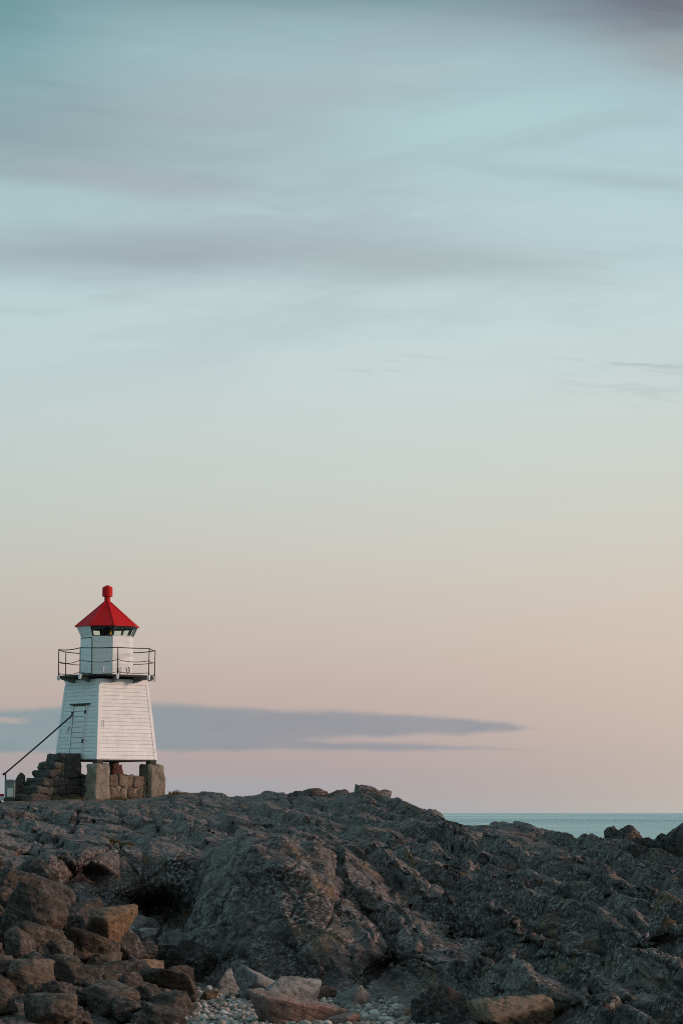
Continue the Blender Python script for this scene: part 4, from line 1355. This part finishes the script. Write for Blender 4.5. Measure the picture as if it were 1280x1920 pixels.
# the boulder pile on the left
B(116, 1733, 42.0, 118, 62, 1.1, M_DARKB, "big black-faced block behind the rusty orange rock", 121, -22, 3)
B(198, 1737, 41.5, 84, 58, 0.9, M_ORANGE, "rusty orange rock jutting out of the boulder pile", 182, -38, 0)
B(48, 1752, 40.3, 132, 150, 0.9, M_BROWN, "largest slanting boulder in the pile, its top sloping down to the right", 123, -28, 24)
B(178, 1786, 41.0, 78, 52, 0.9, M_BROWN, "brown grooved boulder directly beneath the rusty orange rock", 124, 30, 0, amp=0.05)
B(238, 1786, 42.5, 74, 50, 0.8, M_DARKB, "dark squarish block right of the brown grooved boulder", 125, -20, 0)
B(74, 1806, 39.6, 74, 66, 0.8, M_BROWN, "tan upright boulder just above the big black-faced slab", 126, 42, 0)
B(58, 1868, 37.4, 84, 104, 0.8, M_DARKB, "tall black-faced slab block at the lower left with a brown right edge", 127, -24, -5)
B(8, 1884, 36.6, 44, 92, 0.8, M_BROWN, "brown upright rock cut by the left edge of the picture", 128, 50, 0)
B(140, 1846, 38.7, 96, 62, 0.9, M_BROWN, "brown ribbed boulder in the middle of the pile", 129, 50, 6, amp=0.06)
B(112, 1896, 37.0, 56, 56, 0.9, M_BROWN, "small brown boulder right of the tall black-faced slab block", 130, 48, 0)
B(182, 1888, 37.4, 120, 42, 0.8, M_DARKB, "long flat dark slab lying low in the pile", 131, -25, 14)
B(232, 1884, 37.9, 50, 66, 0.7, M_BROWN, "steep brown wedge at the lower right of the pile", 132, 60, 6)
B(302, 1894, 38.2, 96, 48, 0.8, M_TAN, "smooth grey-brown slab at the edge of the pebbles", 133, 28, 12)
B(318, 1846, 40.0, 108, 34, 0.7, M_BROWN, "flat brown slab sloping towards the pebbles", 134, 20, 16)
B(240, 1826, 40.5, 116, 34, 0.8, M_DARKB, "flat dark slab beneath the dark squarish block", 135, -24, 8)
B(66, 1641, 44.4, 86, 34, 0.8, M_DARKB, "flat rock capping the top of the pile", 136, -20, 8)
B(104, 1690, 43.6, 60, 54, 0.8, M_BROWN, "upright split rock behind the big black-faced block", 137, 55, 0)
B(22, 1676, 42.4, 96, 76, 0.9, M_BROWN, "speckled brown boulder at the upper left of the pile", 138, 42, 18, amp=0.05)
B(250, 1736, 45.5, 44, 26, 0.8, M_GREY, "small bluish grey stone beyond the rusty orange rock", 139, 20, 0, sub=4)
B(272, 1750, 45.2, 30, 18, 0.8, M_GREY, "smallest bluish grey stone in the dark cove", 140, 40, 0, sub=4)
B(312, 1800, 45.8, 84, 48, 0.8, M_DARKB, "low dark boulder at the back of the cove", 141, -22, 0)
B(372, 1812, 44.8, 70, 74, 0.8, M_DARKB, "dark leaning boulder in the cove beside the big outcrop", 142, 35, -12)
B(335, 1838, 42.6, 60, 42, 0.8, M_DARKB, "dark wedge in front of the low dark cove boulder", 143, 40, 10)
B(4, 1859, 35.8, 18, 12, 0.8, M_TAN, "small pale stone lying at the left edge of the picture", 144, 30, 0, sub=4, cat="stone")
B(282, 1822, 42.2, 46, 30, 0.8, M_TAN, "tan chip of rock between the flat slabs and the cove", 145, 45, 5, sub=4)
B(391, 1868, 40.6, 26, 18, 0.8, M_ORANGE, "small orange stone at the left end of the pebbles", 146, 40, 0, sub=4, cat="stone")
B(425, 1856, 42.0, 36, 40, 0.8, M_GREY, "small upright grey stone against the foot of the outcrop", 147, 25, 0, sub=4, cat="stone")
# slabs on the beach
G4 = "loose slabs on the pebble beach"
B(485, 1846, 41.2, 68, 36, 0.9, M_GREY, "pale grey slab, topmost of the slabs on the beach", 151, 24, 10, group=G4, cat="slab", name="stone_slab")
B(480, 1868, 40.4, 54, 28, 0.9, M_GREY, "pale grey slab propping up the topmost slab", 152, 20, 10, group=G4, cat="slab", name="stone_slab")
B(548, 1873, 40.0, 92, 46, 0.7, M_GREY, "grey wedge slab sloping down to the right on the pebbles", 153, 32, 22, group=G4, cat="slab", name="stone_slab")
B(594, 1872, 41.0, 74, 36, 0.8, M_DARKB, "dark slab behind the grey wedge slab", 154, 25, 6, group=G4, cat="slab", name="stone_slab")
B(656, 1881, 39.6, 56, 32, 0.8, M_GREY, "grey slab nearest the rock foot at the right end of the slabs", 155, 20, 4, group=G4, cat="slab", name="stone_slab")
B(552, 1912, 36.4, 160, 62, 0.7, M_PINK, "large pink granite boulder at the bottom edge among the pebbles", 156, 18, 10, group=G4)
B(640, 1921, 36.0, 60, 30, 0.8, M_PINK, "small pinkish stone right of the pink granite boulder", 157, 35, 0, group=G4, sub=4, cat="stone")
# right foreground blocks
G5 = "blocks at the right end of the beach"
B(840, 1896, 36.4, 150, 64, 0.9, M_DARKB, "dark cracked block at the right end of the pebbles", 161, 20, 6, group=G5)
B(952, 1902, 34.9, 132, 60, 0.8, M_TAN, "tan lit slab at the bottom of the picture in dark rocks", 162, 22, 4, group=G5, cat="slab", name="stone_slab")
B(770, 1909, 37.8, 50, 26, 0.8, M_TAN, "small tan stone at the foot of the dark cracked block", 163, 35, 0, sub=4, group=G5, cat="stone")
# upright stone by the staircase
B(37, 1478, 105.0, 22, 46, 0.9, M_BROWN, "brown upright stone between the cabinet and the staircase", 171, 40, 0, sub=4, group="stones by the staircase", cat="stone", name="upright_stone")

# rubble filling the pile
rr_ = random.Random(99)
for i in range(110):
    px = rr_.uniform(-90, 330)
    f = rr_.random()
    Y = 35.2 + f * 9.0
    X = (px - 640) / F * Y
    z = ground_z(X, Y)
    py = 1524 + (ZC - z) / Y * F
    s = rr_.uniform(22, 56) * (1.5 if rr_.random() < 0.3 else 1.0)
    mt_, tone_ = rr_.choice([(M_BROWN, 'dark brown'), (M_BROWN, 'dark brown'), (M_DARKB, 'blackish'), (M_LTBROWN, 'light brown')])
    B(px, py - s * 0.22, Y, s, s * rr_.uniform(0.5, 1.0), 0.8, mt_,
      'smaller angular ' + tone_ + ' rubble stone wedged between the boulders of the pile', 400 + i, rr_.uniform(10, 70), rr_.uniform(-20, 20), rr_.uniform(-15, 15), sub=4,
      cat="stone", group=tone_ + ' rubble in the boulder pile', name="rubble_stone", amp=0.05)

# ------------------------------------------------------------------ pebbles (uncountable)
rgp = np.random.default_rng(7)
bm = bmesh.new(); bmesh.ops.create_icosphere(bm, subdivisions=2, radius=1.0)
v1 = np.array([q.co[:] for q in bm.verts]); f1 = np.array([[q.index for q in p.verts] for p in bm.faces]); bm.free()
NPB = 9000
pxs = rgp.uniform(255, 860, NPB)
yy = rgp.uniform(34.4, 43.0, NPB)
Xp = (pxs - 640) / F * yy
sz = np.exp(rgp.normal(math.log(0.0225), 0.42, NPB)).clip(0.010, 0.075)
zb_ = BEACH + 0.05 * perlin(Xp * 0.5, yy * 0.5, Xp * 0 + 0.5, 3) + 0.02 * perlin(Xp * 2, yy * 2, Xp * 0 + 1.5, 4)
scl = np.stack([sz * rgp.uniform(0.8, 1.4, NPB), sz * rgp.uniform(0.8, 1.3, NPB), sz * rgp.uniform(0.45, 0.85, NPB)], -1)
ang = rgp.uniform(0, 6.28, NPB)
lump = 1 + 0.16 * rgp.normal(0, 1, (NPB, len(v1)))
lv = v1[None] * (0.85 * 1 + 0.15 * lump)[..., None] * scl[:, None, :]
til = rgp.normal(0, 0.35, NPB)
lx = lv[..., 0]; ly = lv[..., 1]; lz = lv[..., 2]
lx, lz = lx * np.cos(til)[:, None] - lz * np.sin(til)[:, None], lx * np.sin(til)[:, None] + lz * np.cos(til)[:, None]
wxp = lx * np.cos(ang)[:, None] - ly * np.sin(ang)[:, None] + Xp[:, None]
wyp = lx * np.sin(ang)[:, None] + ly * np.cos(ang)[:, None] + yy[:, None]
wzp = lz + (zb_ + scl[:, 2] * rgp.uniform(0.3, 1.3, NPB))[:, None]
pv = np.stack([wxp, wyp, wzp], -1).reshape(-1, 3)
pf = (f1[None] + (np.arange(NPB) * len(v1))[:, None, None]).reshape(-1, 3)
pm = mesh_np("pebbles", pv, pf)
at_ = pm.attributes.new('tone', 'FLOAT', 'POINT')
at_.data.foreach_set('value', np.repeat(rgp.random(NPB), len(v1)).astype(np.float32))
peb = link("pebbles", pm, M_PEB)
tag(peb, "grey and white pebbles strewn between the slabs", "pebbles", kind="stuff")

# ------------------------------------------------------------------ tufts of dry grass and moss on the slab
rgg = np.random.default_rng(21)
gv, gt = [], []
spots = [(142, 1494, 0.50, 102.6, 0.25), (118, 1497, 0.4, 102.4, 0.6)]
patches = []
for (px, Y, rad_, n, tone) in [(140, 102.5, 0.42, 700, 0.15), (156, 102.3, 0.28, 400, 0.75), (112, 101.5, 0.35, 250, 0.3), (225, 101.0, 0.5, 220, 0.85), (330, 96.0, 0.5, 200, 0.9),
                               (190, 58.5, 0.20, 320, 0.6), (218, 58.0, 0.24, 400, 0.5), (245, 57.6, 0.20, 320, 0.7), (70, 60.0, 0.26, 360, 0.45), (48, 61.0, 0.20, 260, 0.7),
                               (520, 47.9, 0.14, 260, 0.55), (545, 47.6, 0.10, 160, 0.7), (310, 80, 0.25, 160, 0.85), (135, 76, 0.22, 160, 0.8), (165, 84, 0.3, 180, 0.8), (420, 57, 0.10, 90, 0.8)]:
    cx = (px - 640) / F * Y
    for _ in range(n):
        a, q = rgg.uniform(0, 6.28), abs(rgg.normal(0, 0.5))
        X, Yp_ = cx + math.cos(a) * q * rad_ * 1.5, Y + math.sin(a) * q * rad_
        zg = ground_z(X, Yp_)
        hgt = rad_ * rgg.uniform(0.15, 0.42) * max(0.25, 1 - q)
        w = 0.006 + 0.00012 * Y * rgg.uniform(0.5, 1.2)
        le = rgg.normal(0, 0.5, 2) * hgt
        b = rgg.uniform(0, 6.28)
        gv += [(X - math.cos(b) * w, Yp_ - math.sin(b) * w, zg - 0.02), (X + math.cos(b) * w, Yp_ + math.sin(b) * w, zg - 0.02), (X + le[0], Yp_ + le[1], zg + hgt)]
        gt += [min(1, max(0, tone + rgg.normal(0, 0.16)))] * 3
gv = np.array(gv); gf = np.arange(len(gv)).reshape(-1, 3)
gm = mesh_np("grass", gv, gf, False)
at_ = gm.attributes.new('tone', 'FLOAT', 'POINT')
at_.data.foreach_set('value', np.array(gt, dtype=np.float32))
gr = link("grass", gm, M_GRASS)
tag(gr, "short dry ochre grass tufts in the rock crevices", "grass", kind="stuff")
